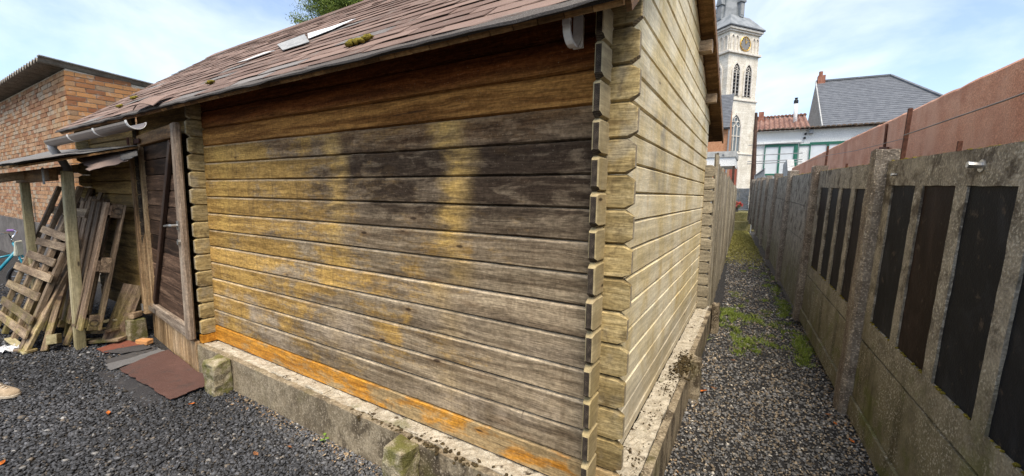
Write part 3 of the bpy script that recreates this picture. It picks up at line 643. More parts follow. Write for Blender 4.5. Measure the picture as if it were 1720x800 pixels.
# barge boards and purlin ends at the right verge
MB().box((XR - 0.001, 0.03, -0.075), (XR + 0.017, FL - 0.02, -0.006)).build('barge_board', 'soffit', cabin, mat=frame((0, EY, EZ), (1, 0, 0), fs_dir))
MB().box((XR - 0.001, 0.02, -0.085), (XR + 0.012, RLn - 0.01, 0.006)).build('barge_board', 'soffit', cabin, mat=frame((0, RY, RZt), (1, 0, 0), rs_dir))
for y, z in ((2.40, 2.845), (3.08, 2.555)):
    MB().box((-0.10, y - 0.045, z - 0.092), (XR - 0.012, y + 0.045, z - 0.006), jit=0.003).build('purlin', 'purlin', cabin)
MB().box((-0.10, RY - 0.05, 3.19), (XR - 0.006, RY + 0.05, 3.33)).build('purlin', 'purlin', cabin)
# shingle tabs: individual lower edges, curled and slipped
shv = []
for k in range(8):
    w, L = 0.4195, 0.150; m = MB(); lift = rnd.uniform(0.004, 0.009); lift2 = rnd.uniform(0.004, 0.010); sk = rnd.uniform(-.006, .006)
    nxx = 4; vs = []
    for lay in (0, 1):
        for r_, (yy, zf) in enumerate(((0.0, 1.0), (L*0.45, 0.45), (L, 0.0))):
            for i in range(nxx + 1):
                t = i/nxx; z = (lift*(1-t) + lift2*t)*zf + (0.005 if lay else 0.0) + (rnd.uniform(0, .004) if r_ == 0 and lay == 0 else 0)
                vs.append((t*(w - 0.005), yy + (rnd.uniform(-.004, .004) + sk*(t - .5) if r_ == 0 else 0), z))
    st = nxx + 1; hf = 3*st
    fs = []
    for r_ in range(2):
        for i in range(nxx):
            q = r_*st + i; fs.append((hf+q, hf+q+1, hf+q+st+1, hf+q+st)); fs.append((q, q+st, q+st+1, q+1))
    for i in range(nxx): fs.append((i, i+1, hf+i+1, hf+i))
    for r_ in range(2):
        fs.append((r_*st, hf+r_*st, hf+(r_+1)*st, (r_+1)*st)); q = r_*st + nxx; fs.append((q, q+st, hf+q+st, hf+q))
    m.add(vs, fs); shv.append((m.mesh('shingle', 'shingle'), m.mesh('shingle', 'shingle_grey')))
ex = 0.1045; ncs = 19
missing = {(4, 10): 1, (4, 11): 1, (5, 11): 1, (3, 10): 1, (5, 12): 1}
for c in range(ncs):
    off = (0, 0.21, 0.07, 0.30)[c % 4]; s0 = 0.012 + c*ex
    for i in range(-1, 15):
        x = XL + off + i*0.42 + rnd.uniform(-.006, .006)
        if off and i == -1: x = XL + 0.002
        if x < XL - 0.05 or x > XR - 0.10: continue
        if x + 0.4195 > XR + 0.05: x = XR + 0.02 - 0.4195
        ang = rnd.gauss(0, 0.004); slip = rnd.uniform(-.004, .004)
        if rnd.random() < 0.045: ang += rnd.uniform(-.07, .07); slip -= rnd.uniform(0, .02)
        mt = 1 if (c == 0 and rnd.random() < 0.15) or rnd.random() < 0.03 else 0
        me_ = rnd.choice(shv)[mt]
        inst(me_, 'shingle', cabin, frame((0, EY, EZ), (1, 0, 0), fs_dir) @ T(x, s0 + slip, -0.010 + 0.0007*(i % 3)) @ RZ(ang) @ Matrix.Rotation(rnd.uniform(0.0, 0.006), 4, 'X'))
# worn grey edge strip along the eave, wavy
m = MB(); n = 64; vs = []
for i in range(n + 1):
    x = XL - 0.02 + (XR - XL + 0.04)*i/n; wv = 0.010*math.sin(i*0.7) + rnd.uniform(-.006, .006) + (0.02 if 17 < i < 21 else 0)
    for (yy, zz) in ((0.02, 0.002), (-0.012 + wv*0.5, -0.004 - abs(wv)*0.3), (-0.015 + wv*0.5, -0.010 - abs(wv)*.6), (-0.010 + wv*.5, -0.013 - abs(wv)*.6), (0.0, -0.012), (0.02, -0.008)):
        vs.append((x, yy, zz))
m.add(vs, [(i*6+k, i*6+(k+1) % 6, (i+1)*6+(k+1) % 6, (i+1)*6+k) for i in range(n) for k in range(6)])
m.build('eave_strip', 'eave', cabin, mat=frame((0, EY, EZ), (1, 0, 0), fs_dir))
for i in range(20):                                                    # ridge caps
    x = XL + i*0.3125
    MB().prism([(-0.12, -0.084), (0, 0.014), (0.13, -0.038), (0.13, -0.044), (0, 0.006), (-0.12, -0.092)], 0, 0, 0.318).build('ridge_cap', 'shingle', cabin, mat=T(x, RY, RZt - 0.004 + rnd.uniform(0, .005)))
# sheets of underlay laid bare where shingles blew off
RF = frame((0, EY, EZ), (1, 0, 0), fs_dir)
def patch(poly, mt, h, label):
    p = [RF.inverted() @ Vector(q) for q in poly]
    m = MB(); vs = [(q.x, q.y, h) for q in p] + [(q.x, q.y, h + 0.004) for q in p]; k = len(p)
    m.add(vs, [tuple(range(k-1, -1, -1)), tuple(range(k, 2*k))] + [(i, (i+1) % k, k+(i+1) % k, k+i) for i in range(k)])
    tag(m.build('underlay_patch', mt, cabin, mat=RF), label)
patch([(-2.70, 0.53, 2.78), (-2.40, 0.34, 2.628), (-2.21, 0.40, 2.676), (-2.10, 0.52, 2.772), (-2.36, 0.50, 2.756)], 'under_white', 0.011, 'bright white torn underlay')
patch([(-2.79, 0.56, 2.80), (-3.10, 0.50, 2.76), (-2.53, 0.22, 2.53), (-2.22, 0.23, 2.54)], 'under_grey', 0.0095, 'grey exposed underlay')
patch([(-3.00, 0.34, 2.63), (-3.30, 0.27, 2.572), (-3.10, 0.25, 2.556), (-2.75, 0.29, 2.588)], 'under_pale', 0.0105, 'pale torn underlay')
def lump(m, c, r, n=9, fl=0.7, seed=0):
    q = random.Random(seed); c = Vector(c); rows = 6; vs = []
    for i in range(rows + 1):
        th = math.pi*i/rows
        for k in range(n):
            ph = 2*math.pi*k/n; rr = r*(1 + q.uniform(-.28, .28)); vs.append(c + Vector((rr*math.sin(th)*math.cos(ph), rr*math.sin(th)*math.sin(ph), rr*math.cos(th)*fl)))
    m.add(vs, [(i*n+k, (i+1)*n+k, (i+1)*n+(k+1) % n, i*n+(k+1) % n) for i in range(rows) for k in range(n)])
def on_roof(x, y, h=0.015): return Vector((x, y, EZ + 0.8*(y - EY))) + fs_n*h
def moss(name, x, y, w, mt, label, cnt=9, sd=1):
    q = random.Random(sd); m = MB()
    for i in range(cnt):
        lump(m, on_roof(x + q.uniform(-w, w), y + q.uniform(-w*.25, w*.25)), q.uniform(.007, .022), 8, q.uniform(.45, .8), seed=sd*31 + i)
    return tag(m.build(name, mt, None, smooth=True), label, 'moss', 'moss cushions on the shingles')
moss('moss_clump', -1.28, -0.10, 0.075, 'moss', 'large yellow moss cushion on shingles above the middle of the front wall', 34, 1)
moss('moss_clump', -2.90, -0.10, 0.03, 'moss', 'small yellow moss cushion by the torn eave above the door', 6, 2)
moss('moss_clump', -4.9, -0.05, 0.04, 'moss', 'yellow moss cushion on shingles above the gutter', 6, 3)
moss('moss_clump', -5.1, 0.12, 0.05, 'moss', 'flat moss cushion near the left verge of the roof', 7, 4)
# curled shingle end where the eave has broken
m = MB()
for i in range(7):
    pass
vs = []
for i in range(8):
    t = i/7; x = -3.72 + 0.40*t
    for k in range(5):
        s_ = k/4; vs.append((x, -0.04 + 0.17*s_, 0.012 + 0.032*math.sin(s_*2.6)*(1 - 0.6*t) + 0.035*(1 - s_)*math.sin(t*3.1)))
vs2 = [(a_, b_, c_ + 0.005) for a_, b_, c_ in vs]
gq = [(i*5+k, i*5+k+1, (i+1)*5+k+1, (i+1)*5+k) for i in range(7) for k in range(4)]
m.add(vs + vs2, gq + [tuple(40 + q for q in f[::-1]) for f in gq])
rim = [k for k in range(5)] + [i*5+4 for i in range(1, 8)] + [35+k for k in range(3, -1, -1)] + [i*5 for i in range(6, 0, -1)]
m.add(vs + vs2, [(rim[i], rim[(i+1) % len(rim)], 40 + rim[(i+1) % len(rim)], 40 + rim[i]) for i in range(len(rim))])
tag(m.build('loose_shingle', 'shingle', cabin, mat=RF), 'curled shingle lifting at the broken eave')

# door, hung out of true: left edge in the wall, right edge standing proud
dA, dB = Vector((-4.70, -0.01, 0)), Vector((-3.375, -0.155, 0)); dx = (dB - dA).normalized(); dw = (dB - dA).length
DF = frame((dA.x, dA.y, 0), dx, (-dx.y, dx.x, 0))                    # local x along door, y into the wall, z up
door = bpy.data.objects.new('door', None); COL.objects.link(door); door.parent = cabin; door.matrix_local = DF
tag(door, 'dark plank door with diagonal brace and grey frame')
zb, zt = 0.285, 2.03
pl = (zt - zb - 0.20)/11
for k in range(11):
    z = zb + 0.10 + k*pl
    m = MB().prism([(0.0, 0.005), (0.0, pl - 0.012), (0.010, pl - 0.001), (0.022, pl - 0.001), (0.022, 0.001), (0.010, 0.001)], 0, 0.10, dw - 0.09)
    m.build('plank', 'doorplank', door, mat=T(0, 0.012, z))
def stick(name, a, b, w, h, mt, parent, up=(0, -1, 0), bev=0.004):
    """bar whose grain runs along it: built along local x"""
    a, b = Vector(a), Vector(b); d_ = b - a; L = d_.length; d_.normalize(); u = Vector(up); r_ = u.cross(d_)
    if r_.length < 1e-4: r_ = Vector((1, 0, 0)).cross(d_)
    r_.normalize(); mm = frame(a, d_, r_)
    return MB().box((0, -w/2, -h/2), (L, w/2, h/2), jit=0.0015).build(name, mt, parent, mat=mm, bevel=bev)
stick('stile', (dw - 0.055, 0.0, zb), (dw - 0.055, 0.0, zt + 0.01), 0.105, 0.050, 'doorframe', door, bev=0.012)
stick('stile', (0.12, 0.004, zb + 0.02), (0.12, 0.004, zt - 0.02), 0.06, 0.044, 'doorpost', door)
stick('rail', (0.06, 0.004, zb + 0.055), (dw - 0.11, 0.004, zb + 0.055), 0.11, 0.044, 'doorframe', door, bev=0.01)
stick('rail', (0.06, 0.004, zt - 0.05), (dw - 0.11, 0.004, zt - 0.05), 0.10, 0.044, 'soffit', door)
stick('brace', (0.20, -0.004, zb + 0.13), (dw - 0.17, -0.004, zt - 0.13), 0.062, 0.030, 'brace', door)
stick('door_post', (0.02, -0.03, 0.27), (-0.02, -0.03, 2.02), 0.08, 0.07, 'doorpost', door, bev=0.008)
h = MB(); h.tube([(dw - 0.055, -0.02, 1.235), (dw - 0.055, -0.07, 1.235), (dw - 0.075, -0.075, 1.235), (dw - 0.26, -0.07, 1.22)], [0.012, 0.011, 0.011, 0.009], 8); h.box((dw - 0.08, -0.033, 1.20), (dw - 0.03, -0.026, 1.27)); h.build('handle', 'steel', door, smooth=False)
MB().tube([(dw - 0.05, -0.024, 1.10), (dw - 0.05, -0.04, 1.10)], 0.023, 12).build('lock', 'steel', door)
h = MB(); h.box((0.03, -0.035, zb + 0.035), (0.26, -0.024, zb + 0.075)); h.tube([(0.0, -0.06, zb + 0.02), (0.0, -0.06, zb + 0.09)], 0.018, 8); h.build('hinge', 'steel', door)
h = MB(); h.box((0.03, -0.035, zt - 0.08), (0.24, -0.024, zt - 0.04)); h.tube([(0.0, -0.06, zt - 0.09), (0.0, -0.06, zt - 0.02)], 0.018, 8); h.build('hinge', 'rust', door)
# wet boards along the foot of the door wall
for k in range(6):
    a_ = k/6; b_ = (k + 1)/6
    MB().box((0, 0, 0), (0.268, dw/6*1.045 - 0.002, 0.03)).build('base_board', 'baseboard', cabin, mat=DF @ T(-0.06 + a_*dw*1.045, 0.015, 0) @ Matrix(((0, 1, 0, 0), (0, 0, 1, 0), (1, 0, 0, 0), (0, 0, 0, 1))))
# gutter over the door side
gut = bpy.data.objects.new('gutter', None); COL.objects.link(gut); gut.parent = cabin; tag(gut, 'grey brown half round gutter with white clips')
gy, gz = -0.345, 2.025
def halfpipe(x0, x1, r, t=0.004, z0=gz, z1=gz):
    m = MB(); vs = []
    n = 10
    for (x, z) in ((x0, z0), (x1, z1)):
        for rr in (r, r - t):
            for k in range(n + 1):
                a_ = math.pi + math.pi*k/n; vs.append((x, gy + rr*math.cos(a_), z + rr*math.sin(a_)))
    q = n + 1
    for k in range(n):
        m_ = [(k, k+1, 2*q+k+1, 2*q+k), (q+k, 3*q+k, 3*q+k+1, q+k+1), (k, q+k, q+k+1, k+1), (2*q+k, 2*q+k+1, 3*q+k+1, 3*q+k)]
        m.f += m_; m.mi += [0]*4
    m.f += [(0, 2*q, 3*q, q), (n, q+n, 3*q+n, 2*q+n)]; m.mi += [0, 0]; m.v = vs
    return m
halfpipe(-5.95, -3.55, 0.055, z0=gz - 0.015, z1=gz).build('trough', 'pvc_brown', gut)
for x in (-3.58, -4.35, -5.1):
    halfpipe(x, x + 0.035, 0.060, 0.004, gz + 0.004 - 0.006*(-x - 3.5), gz + 0.004 - 0.006*(-x - 3.5)).build('clip', 'pvc', gut)
m = MB(); m.tube([(-5.93, gy, 2.0), (-5.93, gy, 1.93), (-5.98, gy + 0.05, 1.86), (-6.02, gy + 0.11, 1.74), (-6.02, gy + 0.12, 1.3)], 0.036, 10); m.build('downpipe', 'pvc_grey', gut, smooth=True)
# one bracket left over where a gutter used to hang
hk = bpy.data.objects.new('gutter_bracket', None); COL.objects.link(hk); hk.parent = cabin; hk.location = (-0.115, -0.055, 2.115); tag(hk, 'white plastic gutter bracket left hanging')
m = MB(); vs = []; n = 12; q = n + 1
for x in (-0.014, 0.014):
    for rr in (0.058, 0.048):
        for k in range(n + 1):
            a_ = math.pi*0.93 + math.pi*1.07*k/n; vs.append((x, -0.055 + rr*math.cos(a_), rr*math.sin(a_)))
m.v = vs
for k in range(n): m.f += [(k, k+1, 2*q+k+1, 2*q+k), (q+k, 3*q+k, 3*q+k+1, q+k+1), (k, q+k, q+k+1, k+1), (2*q+k, 2*q+k+1, 3*q+k+1, 3*q+k)]; m.mi += [0]*4
m.f += [(0, 2*q, 3*q, q), (n, q+n, 3*q+n, 2*q+n)]; m.mi += [0, 0]
m.build('hook', 'pvc', hk)
m = MB().box((-0.02, -0.004, -0.045), (0.02, 0.008, 0.075)); m.build('back_plate', 'pvc', hk); MB().box((-0.014, -0.118, 0.0), (0.014, -0.100, 0.022)).build('clip_lug', 'pvc', hk)
m = MB()
for i in range(7): m.tube([(rnd.uniform(-.03, .03), -0.01, 0.05 + rnd.uniform(0, .04)), (rnd.uniform(-.05, .05), -0.03 + rnd.uniform(-.03, .02), 0.07 + rnd.uniform(0, .06))], 0.0022, 4)
m.build('wire_tangle', 'rust', hk)

# ------------------------------------------------------------------ foundation
fnd = thing('concrete_foundation', 'crumbling concrete plinth with rough mortar ledge under the log walls', 'foundation', (0, 0, 0))
def rough_slab(name, x0, x1, y0, y1, zt_, nx, ny, amp, mt, z0=0.0, parent=fnd, sd=0, edge=0.006):
    q = random.Random(sd); m = MB(); vs = []
    for i in range(nx + 1):
        for k in range(ny + 1):
            vs.append((x0 + (x1 - x0)*i/nx + q.uniform(-edge, edge)*.5, y0 + (y1 - y0)*k/ny + q.uniform(-edge, edge)*.5, zt_ + q.uniform(-amp, amp)))
    st = ny + 1
    fs = [(i*st+k, (i+1)*st+k, (i+1)*st+k+1, i*st+k+1) for i in range(nx) for k in range(ny)]
    rim = [i*st for i in range(nx + 1)] + [nx*st+k for k in range(1, ny + 1)] + [i*st+ny for i in range(nx - 1, -1, -1)] + [k for k in range(ny - 1, 0, -1)]
    base = len(vs); vs += [(vs[r_][0], vs[r_][1], z0) for r_ in rim]
    fs += [(rim[i], base + i, base + (i+1) % len(rim), rim[(i+1) % len(rim)]) for i in range(len(rim))]
    m.add(vs, fs); return m.build(name, mt, parent, smooth=False)
rough_slab('mortar_bed', -3.36, -0.0, -0.088, 0.06, 0.246, 90, 5, 0.007, 'mortar_bed', sd=1)
for a_, b_, mt, zz in ((-3.40, -2.80, 'conc', 0.248), (-2.788, -0.97, 'conc', 0.250), (-0.955, 0.19, 'conc', 0.245)):
    rough_slab('facing_plate', a_, b_, -0.130, -0.089, zz, int((b_ - a_)*26), 2, 0.005, mt, sd=int(-a_*10), edge=0.002)
rough_slab('mortar_bed', -0.0, 0.125, -0.088, 3.60, 0.246, 6, 100, 0.007, 'mortar_bed', sd=3)
rough_slab('facing_plate', 0.132, 0.172, -0.10, 1.70, 0.248, 2, 12, 0.003, 'conc', sd=4, edge=0.0)
rough_slab('facing_plate', 0.118, 0.158, 1.71, 3.62, 0.250, 2, 12, 0.003, 'conc', sd=5, edge=0.0)
for x, y, z in ((-2.35, -0.045, 0.248), (-1.95, -0.04, 0.249), (-1.52, -0.045, 0.247), (-1.1, -0.04, 0.249)):
    MB().box((x, y - 0.037, z - 0.03), (x + 0.19, y + 0.04, z + 0.008), jit=0.004).build('paving_brick', 'mortar_bed', fnd, bevel=0.006)
def stub(name, x0, x1, y0, y1, hh, label, mt='moss_conc', sd=0, lean=0.0):
    q = random.Random(sd); m = MB(); vs = []; n = 6
    for iz in range(n + 1):
        for (px, py) in ((0,0),(.5,0),(1,0),(1,.5),(1,1),(.5,1),(0,1),(0,.5)):
            z = hh*iz/n; vs.append((x0 + (x1-x0)*px + q.uniform(-.007,.007) + lean*z, y0 + (y1-y0)*py + q.uniform(-.007,.007), z + (q.uniform(-.018,.012) if iz == n else 0)))
    fs = [(i*8+k, i*8+(k+1) % 8, (i+1)*8+(k+1) % 8, (i+1)*8+k) for i in range(n) for k in range(8)]
    c = len(vs); vs.append(((x0+x1)/2 + lean*hh, (y0+y1)/2, hh + 0.008)); fs += [(n*8+k, n*8+(k+1) % 8, c) for k in range(8)]
    m.add(vs, fs); return tag(m.build(name, mt, None, bevel=0.006), label, 'post stub', 'concrete post stubs along the plinth')
stub('post_stub', -2.97, -2.80, -0.255, -0.133, 0.255, 'mossy green concrete post stub beside the loose red felt', sd=2, lean=0.02)
stub('post_stub', -1.02, -0.88, -0.255, -0.133, 0.262, 'broken concrete post stub with dark moss in front of the plinth', sd=5)
stub('post_stub', 0.165, 0.235, 1.62, 1.76, 0.30, 'low concrete post standing against the plinth beside the passage', 'conc', sd=6)
stub('post_stub', 0.165, 0.24, 3.36, 3.47, 0.33, 'pale concrete post at the far corner of the plinth', 'conc', sd=7)
m = MB(); q = random.Random(3)
for i in range(260): lump(m, (0.115 + q.gauss(0, .035), 1.62 + q.gauss(0, .13), 0.252 + q.uniform(0, .016)), q.uniform(.004, .011), 5, 0.6, seed=i)
for i in range(200): lump(m, (0.085 + q.gauss(0, .035), q.choice((0.35, 0.8, 1.15, 1.4, 1.9)) + q.gauss(0, .09), 0.249), q.uniform(.002, .0065), 5, 0.6, seed=i+99)
tag(m.build('dry_moss', 'moss_dark', None, smooth=True), 'dry brown moss crumbling on the side ledge of the plinth', 'moss', kind='stuff')
m = MB()
for i in range(80): lump(m, (-0.95 + q.gauss(0, .30), -0.10 + q.gauss(0, .022), 0.247), q.uniform(.004, .013), 5, seed=i+300)
tag(m.build('dry_moss', 'moss_dark', None, smooth=True), 'dark moss crumbs along the front edge of the plinth', 'moss', kind='stuff')

# ------------------------------------------------------------------ concrete fence on the right, leaning away from the passage
fence = thing('concrete_fence', 'mossy grey concrete panel fence with dark tarred slots along the passage', 'fence')
ex_, ey_, ez_ = Vector((-0.05, 1, 0)).normalized(), Vector((-1, -0.05, 0)).normalized(), Vector((0.056, 0, 1))
fence.matrix_world = Matrix(((ex_.x, ey_.x, ez_.x, 1.26), (ex_.y, ey_.y, ez_.y, 0), (ex_.z, ey_.z, ez_.z, 0), (0, 0, 0, 1)))
posts = [-2.45, -0.20, 2.06, 4.31, 6.55, 8.78, 11.0, 13.2, 15.4, 17.6, 19.4]
def rough_post(x, hh, w=0.17, t0=-0.075, t1=0.062):
    m = MB(); n = 10; vs = []
    for i in range(n + 1):
        z = hh*i/n - (0.05 if i == 0 else 0)
        for (px, py) in ((-w/2, t0), (w/2, t0), (w/2, t1 - 0.02), (w/2 - 0.02, t1), (-w/2 + 0.02, t1), (-w/2, t1 - 0.02)):
            k = 0.008 if i < n else 0.012
            vs.append((px + rnd.uniform(-k, k)*.6, py + rnd.uniform(-k, k)*.6, z + (rnd.uniform(-.012, .012) if i == n else 0)))
    q = 6
    m.add(vs, [(i*q+k, i*q+(k+1) % q, (i+1)*q+(k+1) % q, (i+1)*q+k) for i in range(n) for k in range(q)] + [tuple(range(n*q, n*q+q))])
    return m.build('post', 'fpost', fence, mat=T(x, 0, 0))
for i, x in enumerate(posts): rough_post(x, 1.775 + rnd.uniform(-.012, .012))
def plate(x0, x1, z0, z1, y1=0.0, th=0.045):
    nx = max(2, int((x1 - x0)/0.09)); m = MB(); vs = []
    for yy in (y1, y1 - th):
        for zz in (z0, z1):
            for i in range(nx + 1):
                vs.append((x0 + (x1 - x0)*i/nx, yy + (rnd.uniform(-.0025, .0025) if yy == y1 else 0), zz + rnd.uniform(-.004, .004)*(1 if zz == z1 else 0.4)))
    n1 = nx + 1; fs = []
    for i in range(nx):
        a, b, c, d_ = i, n1 + i, 2*n1 + i, 3*n1 + i
        fs += [(a, b, b+1, a+1), (c, c+1, d_+1, d_), (b, d_, d_+1, b+1), (a, a+1, c+1, c)]
    fs += [(0, 2*n1, 3*n1, n1), (nx, n1+nx, 3*n1+nx, 2*n1+nx)]
    m.add(vs, fs); return m.build('panel', 'fence', fence)
def slotted(x0, x1, slots, zs0, zs1):
    m = MB(); th = -0.045
    def bx(a, b, c, d_):
        n = max(1, int((b - a)/0.06)); k = max(1, int((d_ - c)/0.06)); vs = []; fs = []
        for i in range(n + 1):
            for j in range(k + 1):
                vs.append((a + (b-a)*i/n + (rnd.uniform(-.0015, .0015) if 0 < j < k else 0), rnd.uniform(-.0012, .0012), c + (d_-c)*j/k + (rnd.uniform(-.0018, .0018) if 0 < i < n else 0)))
        st = k + 1; fs = [(i*st+j, (i+1)*st+j, (i+1)*st+j+1, i*st+j+1) for i in range(n) for j in range(k)]
        o = len(vs); vs += [(v[0], th, v[2]) for v in vs[:]]
        rim = [i*st for i in range(n+1)] + [n*st+j for j in range(1, k+1)] + [i*st+k for i in range(n-1, -1, -1)] + [j for j in range(k-1, 0, -1)]
        fs += [(rim[i], o+rim[i], o+rim[(i+1) % len(rim)], rim[(i+1) % len(rim)]) for i in range(len(rim))]
        m.add(vs, fs)
    bx(x0, x1, 0.527, zs0 - 0.0005); bx(x0, x1, zs1 + 0.0005, 1.705)
    e = [x0] + [v for s_ in slots for v in s_] + [x1]
    for i in range(0, len(e), 2):
        if e[i+1] - e[i] > 0.01: bx(e[i], e[i+1], zs0, zs1)
    m.build('slotted_panel', 'fence', fence)
    for a, b in slots:
        w = MB(); n = 8; vs = []
        for j in range(n + 1):
            for i in range(4):
                vs.append((a - 0.012 + (b - a + 0.024)*i/3, -0.010 + rnd.uniform(-.002, .002), zs0 - 0.012 + (zs1 - zs0 + 0.024)*j/n))
        fs = [(j*4+i, j*4+i+1, (j+1)*4+i+1, (j+1)*4+i) for j in range(n) for i in range(3)]
        o = len(vs); vs += [(v[0], -0.040, v[2]) for v in vs[:]]; fs += [tuple(o + q for q in f[::-1]) for f in fs[:]]
        rim = [0, 1, 2] + [j*4+3 for j in range(n)] + [n*4+3-i for i in range(3)] + [j*4 for j in range(n, 0, -1)]
        fs += [(rim[i], o+rim[i], o+rim[(i+1) % len(rim)], rim[(i+1) % len(rim)]) for i in range(len(rim))]
        w.add(vs, fs); w.build('infill_board', 'slat', fence)
        # moss and broken mortar along the foot of each slot
        k = MB()
        for i in range(10): lump(k, (rnd.uniform(a, b), -0.004, zs0 + 0.002), rnd.uniform(.004, .010), 5, seed=rnd.randint(0, 9999))
        tag(k.build('moss_tuft', 'moss', fence, smooth=True), kind='stuff')
for i in range(len(posts) - 1):
    a, b = posts[i] + 0.07, posts[i+1] - 0.07
    if i in (1, 2):
        plate(a, b, -0.03, 0.103, 0.014); plate(a, b, 0.113, 0.514)
        if i == 1: slotted(a, b, [(0.16, 0.51), (0.605, 0.95), (1.05, 1.40), (1.495, 1.85)], 0.672, 1.552)
        else: slotted(a, b, [(2.33, 2.67), (2.79, 3.11), (3.21, 3.54), (3.66, 4.06)], 0.650, 1.525)
    else:
        plate(a, b, -0.03, 0.42); plate(a, b, 0.427, 0.85); plate(a, b, 0.857, 1.28); plate(a, b, 1.287, 1.70)
# mossy crust along the top edge
m = MB()
for i in range(150): lump(m, (rnd.uniform(0.0, 8.5), rnd.uniform(-.04, -.005), 1.705 + (0.0)), rnd.uniform(.004, .013), 5, fl=0.5, seed=i+700)
tag(m.build('moss_crust', 'moss', fence, smooth=True), kind='stuff')
# fittings
MB().tube([(0.86, -0.01, 1.632), (0.86, 0.045, 1.636)], 0.013, 8).tube([(0.86, -0.008, 1.632), (0.86, 0.006, 1.632)], 0.026, 8).build('bolt', 'steel', fence)
MB().tube([(1.80, -0.01, 1.615), (1.80, 0.025, 1.617)], 0.009, 8).build('bolt', 'steel', fence)
for x, z1_, t in ((1.93, 2.02, 0.010), (4.27, 1.985, 0.009), (1.22, 1.76, 0.006), (3.3, 1.75, 0.006)):
    m = MB().box((-t, -0.03, 1.60), (t, -0.026 + 0.006, z1_)); m.box((-t, -0.0295 - t, 1.60), (-t + 0.004, -0.0302, z1_)); m.build('iron_stake', 'rust', fence, mat=T(x, -0.02, 0))
wp = [(1.93, -0.04, 1.86), (0.9, -0.04, 1.885), (-0.2, -0.04, 1.93), (-2.4, -0.04, 1.93)]
MB().tube(wp, 0.0035, 5).build('wire', 'wire', fence)
MB().tube([(1.93, -0.04, 1.84), (3.0, -0.04, 1.845), (4.27, -0.04, 1.88), (6.5, -0.04, 1.87), (8.8, -0.04, 1.87)], 0.0022, 5).build('wire', 'wire', fence)

# red rendered garden wall behind the fence
rw = thing('red_wall', 'red brown rendered garden wall rising behind the concrete fence', 'wall')
RX = lambda y: 1.93 - 0.0585*y
def wall_run(y0, y1, zt_, mt, name, x_off=0.0, th=0.18, amp=0.006):
    n = int((y1 - y0)/0.12); vs = []; m = MB()
    for i in range(n + 1):
        y = y0 + (y1 - y0)*i/n; x = RX(y) + x_off; zz = (zt_(y) if callable(zt_) else zt_) + rnd.uniform(-amp, amp)
        for (dx_, z) in ((0, 0), (0, zz*0.5), (0, zz - 0.02), (0.015, zz), (th, zz), (th, 0)): vs.append((x + dx_ + (rnd.uniform(-.003, .003) if dx_ == 0 else 0), y, z))
    q = 6; fs = [(i*q+k, i*q+k+1, (i+1)*q+k+1, (i+1)*q+k) for i in range(n) for k in range(q-1)] + [tuple(range(q)), tuple(range(n*q, n*q+q))]
    m.add(vs, fs); return m.build(name, mt, rw)
ztop = lambda y: 2.375 + (0.0 if y < 6 else -0.012*(y - 6))
wall_run(-3.0, 4.36, ztop, 'red', 'wall_section'); wall_run(4.375, 11.4, ztop, 'red', 'wall_section')
MB().tube([(RX(4.367) - 0.012, 4.367, 1.4), (RX(4.367) - 0.014, 4.367, 2.0), (RX(4.367) - 0.012, 4.367, 2.33)], 0.012, 6).build('joint_pipe', 'rust', rw)
MB().beam((RX(4.3) - 0.02, 4.20, 2.06), (RX(4.4) - 0.02, 4.50, 2.09), 0.02, 0.02).build('joint_clamp', 'rust', rw)
gw = thing('grey_wall', 'grey rendered wall end beyond the red garden wall', 'wall')
m = MB().prism([(11.45, 0), (14.5, 0), (14.5, 2.62), (12.6, 2.62), (11.45, 2.10)], 0, 0, 0.16); m.build('wall_section', 'grey_render', gw, mat=T(RX(13) + 0.03, 0, 0))
gr_ = thing('low_red_wall', 'short low red wall piece beside the metal gate', 'wall')
MB().prism([(14.6, 0), (17.2, 0), (17.2, 1.75), (14.6, 2.0)], 0, 0, 0.15).build('wall_section', 'red', gr_, mat=T(RX(16) + 0.02, 0, 0))

# ------------------------------------------------------------------ wooden picket fence beyond the cabin
pk = thing('picket_fence', 'grey brown vertical board fence along the passage beyond the cabin', 'fence')
PX = lambda y: 0.085 - 0.022*(y - 3.7)
y = 3.66
while y < 19.2:
    hh = (2.02 if y < 4.4 else 1.90) + rnd.uniform(-.06, .05); w = 0.095
    m = MB().box((0, -w/2, -0.011), (hh, w/2, 0.011), jit=0.003)
    ax_ = frame((PX(y) + rnd.uniform(-.012, .012), y, 0), (rnd.uniform(-.008, .008), rnd.uniform(-.012, .012), 1), (0, 1, 0))
    m.build('picket', 'picket', pk, mat=ax_)
    y += w + rnd.uniform(0.015, 0.05) + 0.010*max(0, y - 6)
for z in (0.5, 1.4): stick('rail', (PX(3.6) - 0.045, 3.6, z), (PX(19.2) - 0.045, 19.2, z), 0.06, 0.04, 'picket', pk, up=(1, 0, 0))
for y in (3.75, 8.7, 13.7): stick('post', (PX(y) - 0.09, y, 0), (PX(y) - 0.09, y, 1.85), 0.09, 0.09, 'picket', pk, up=(1, 0, 0))

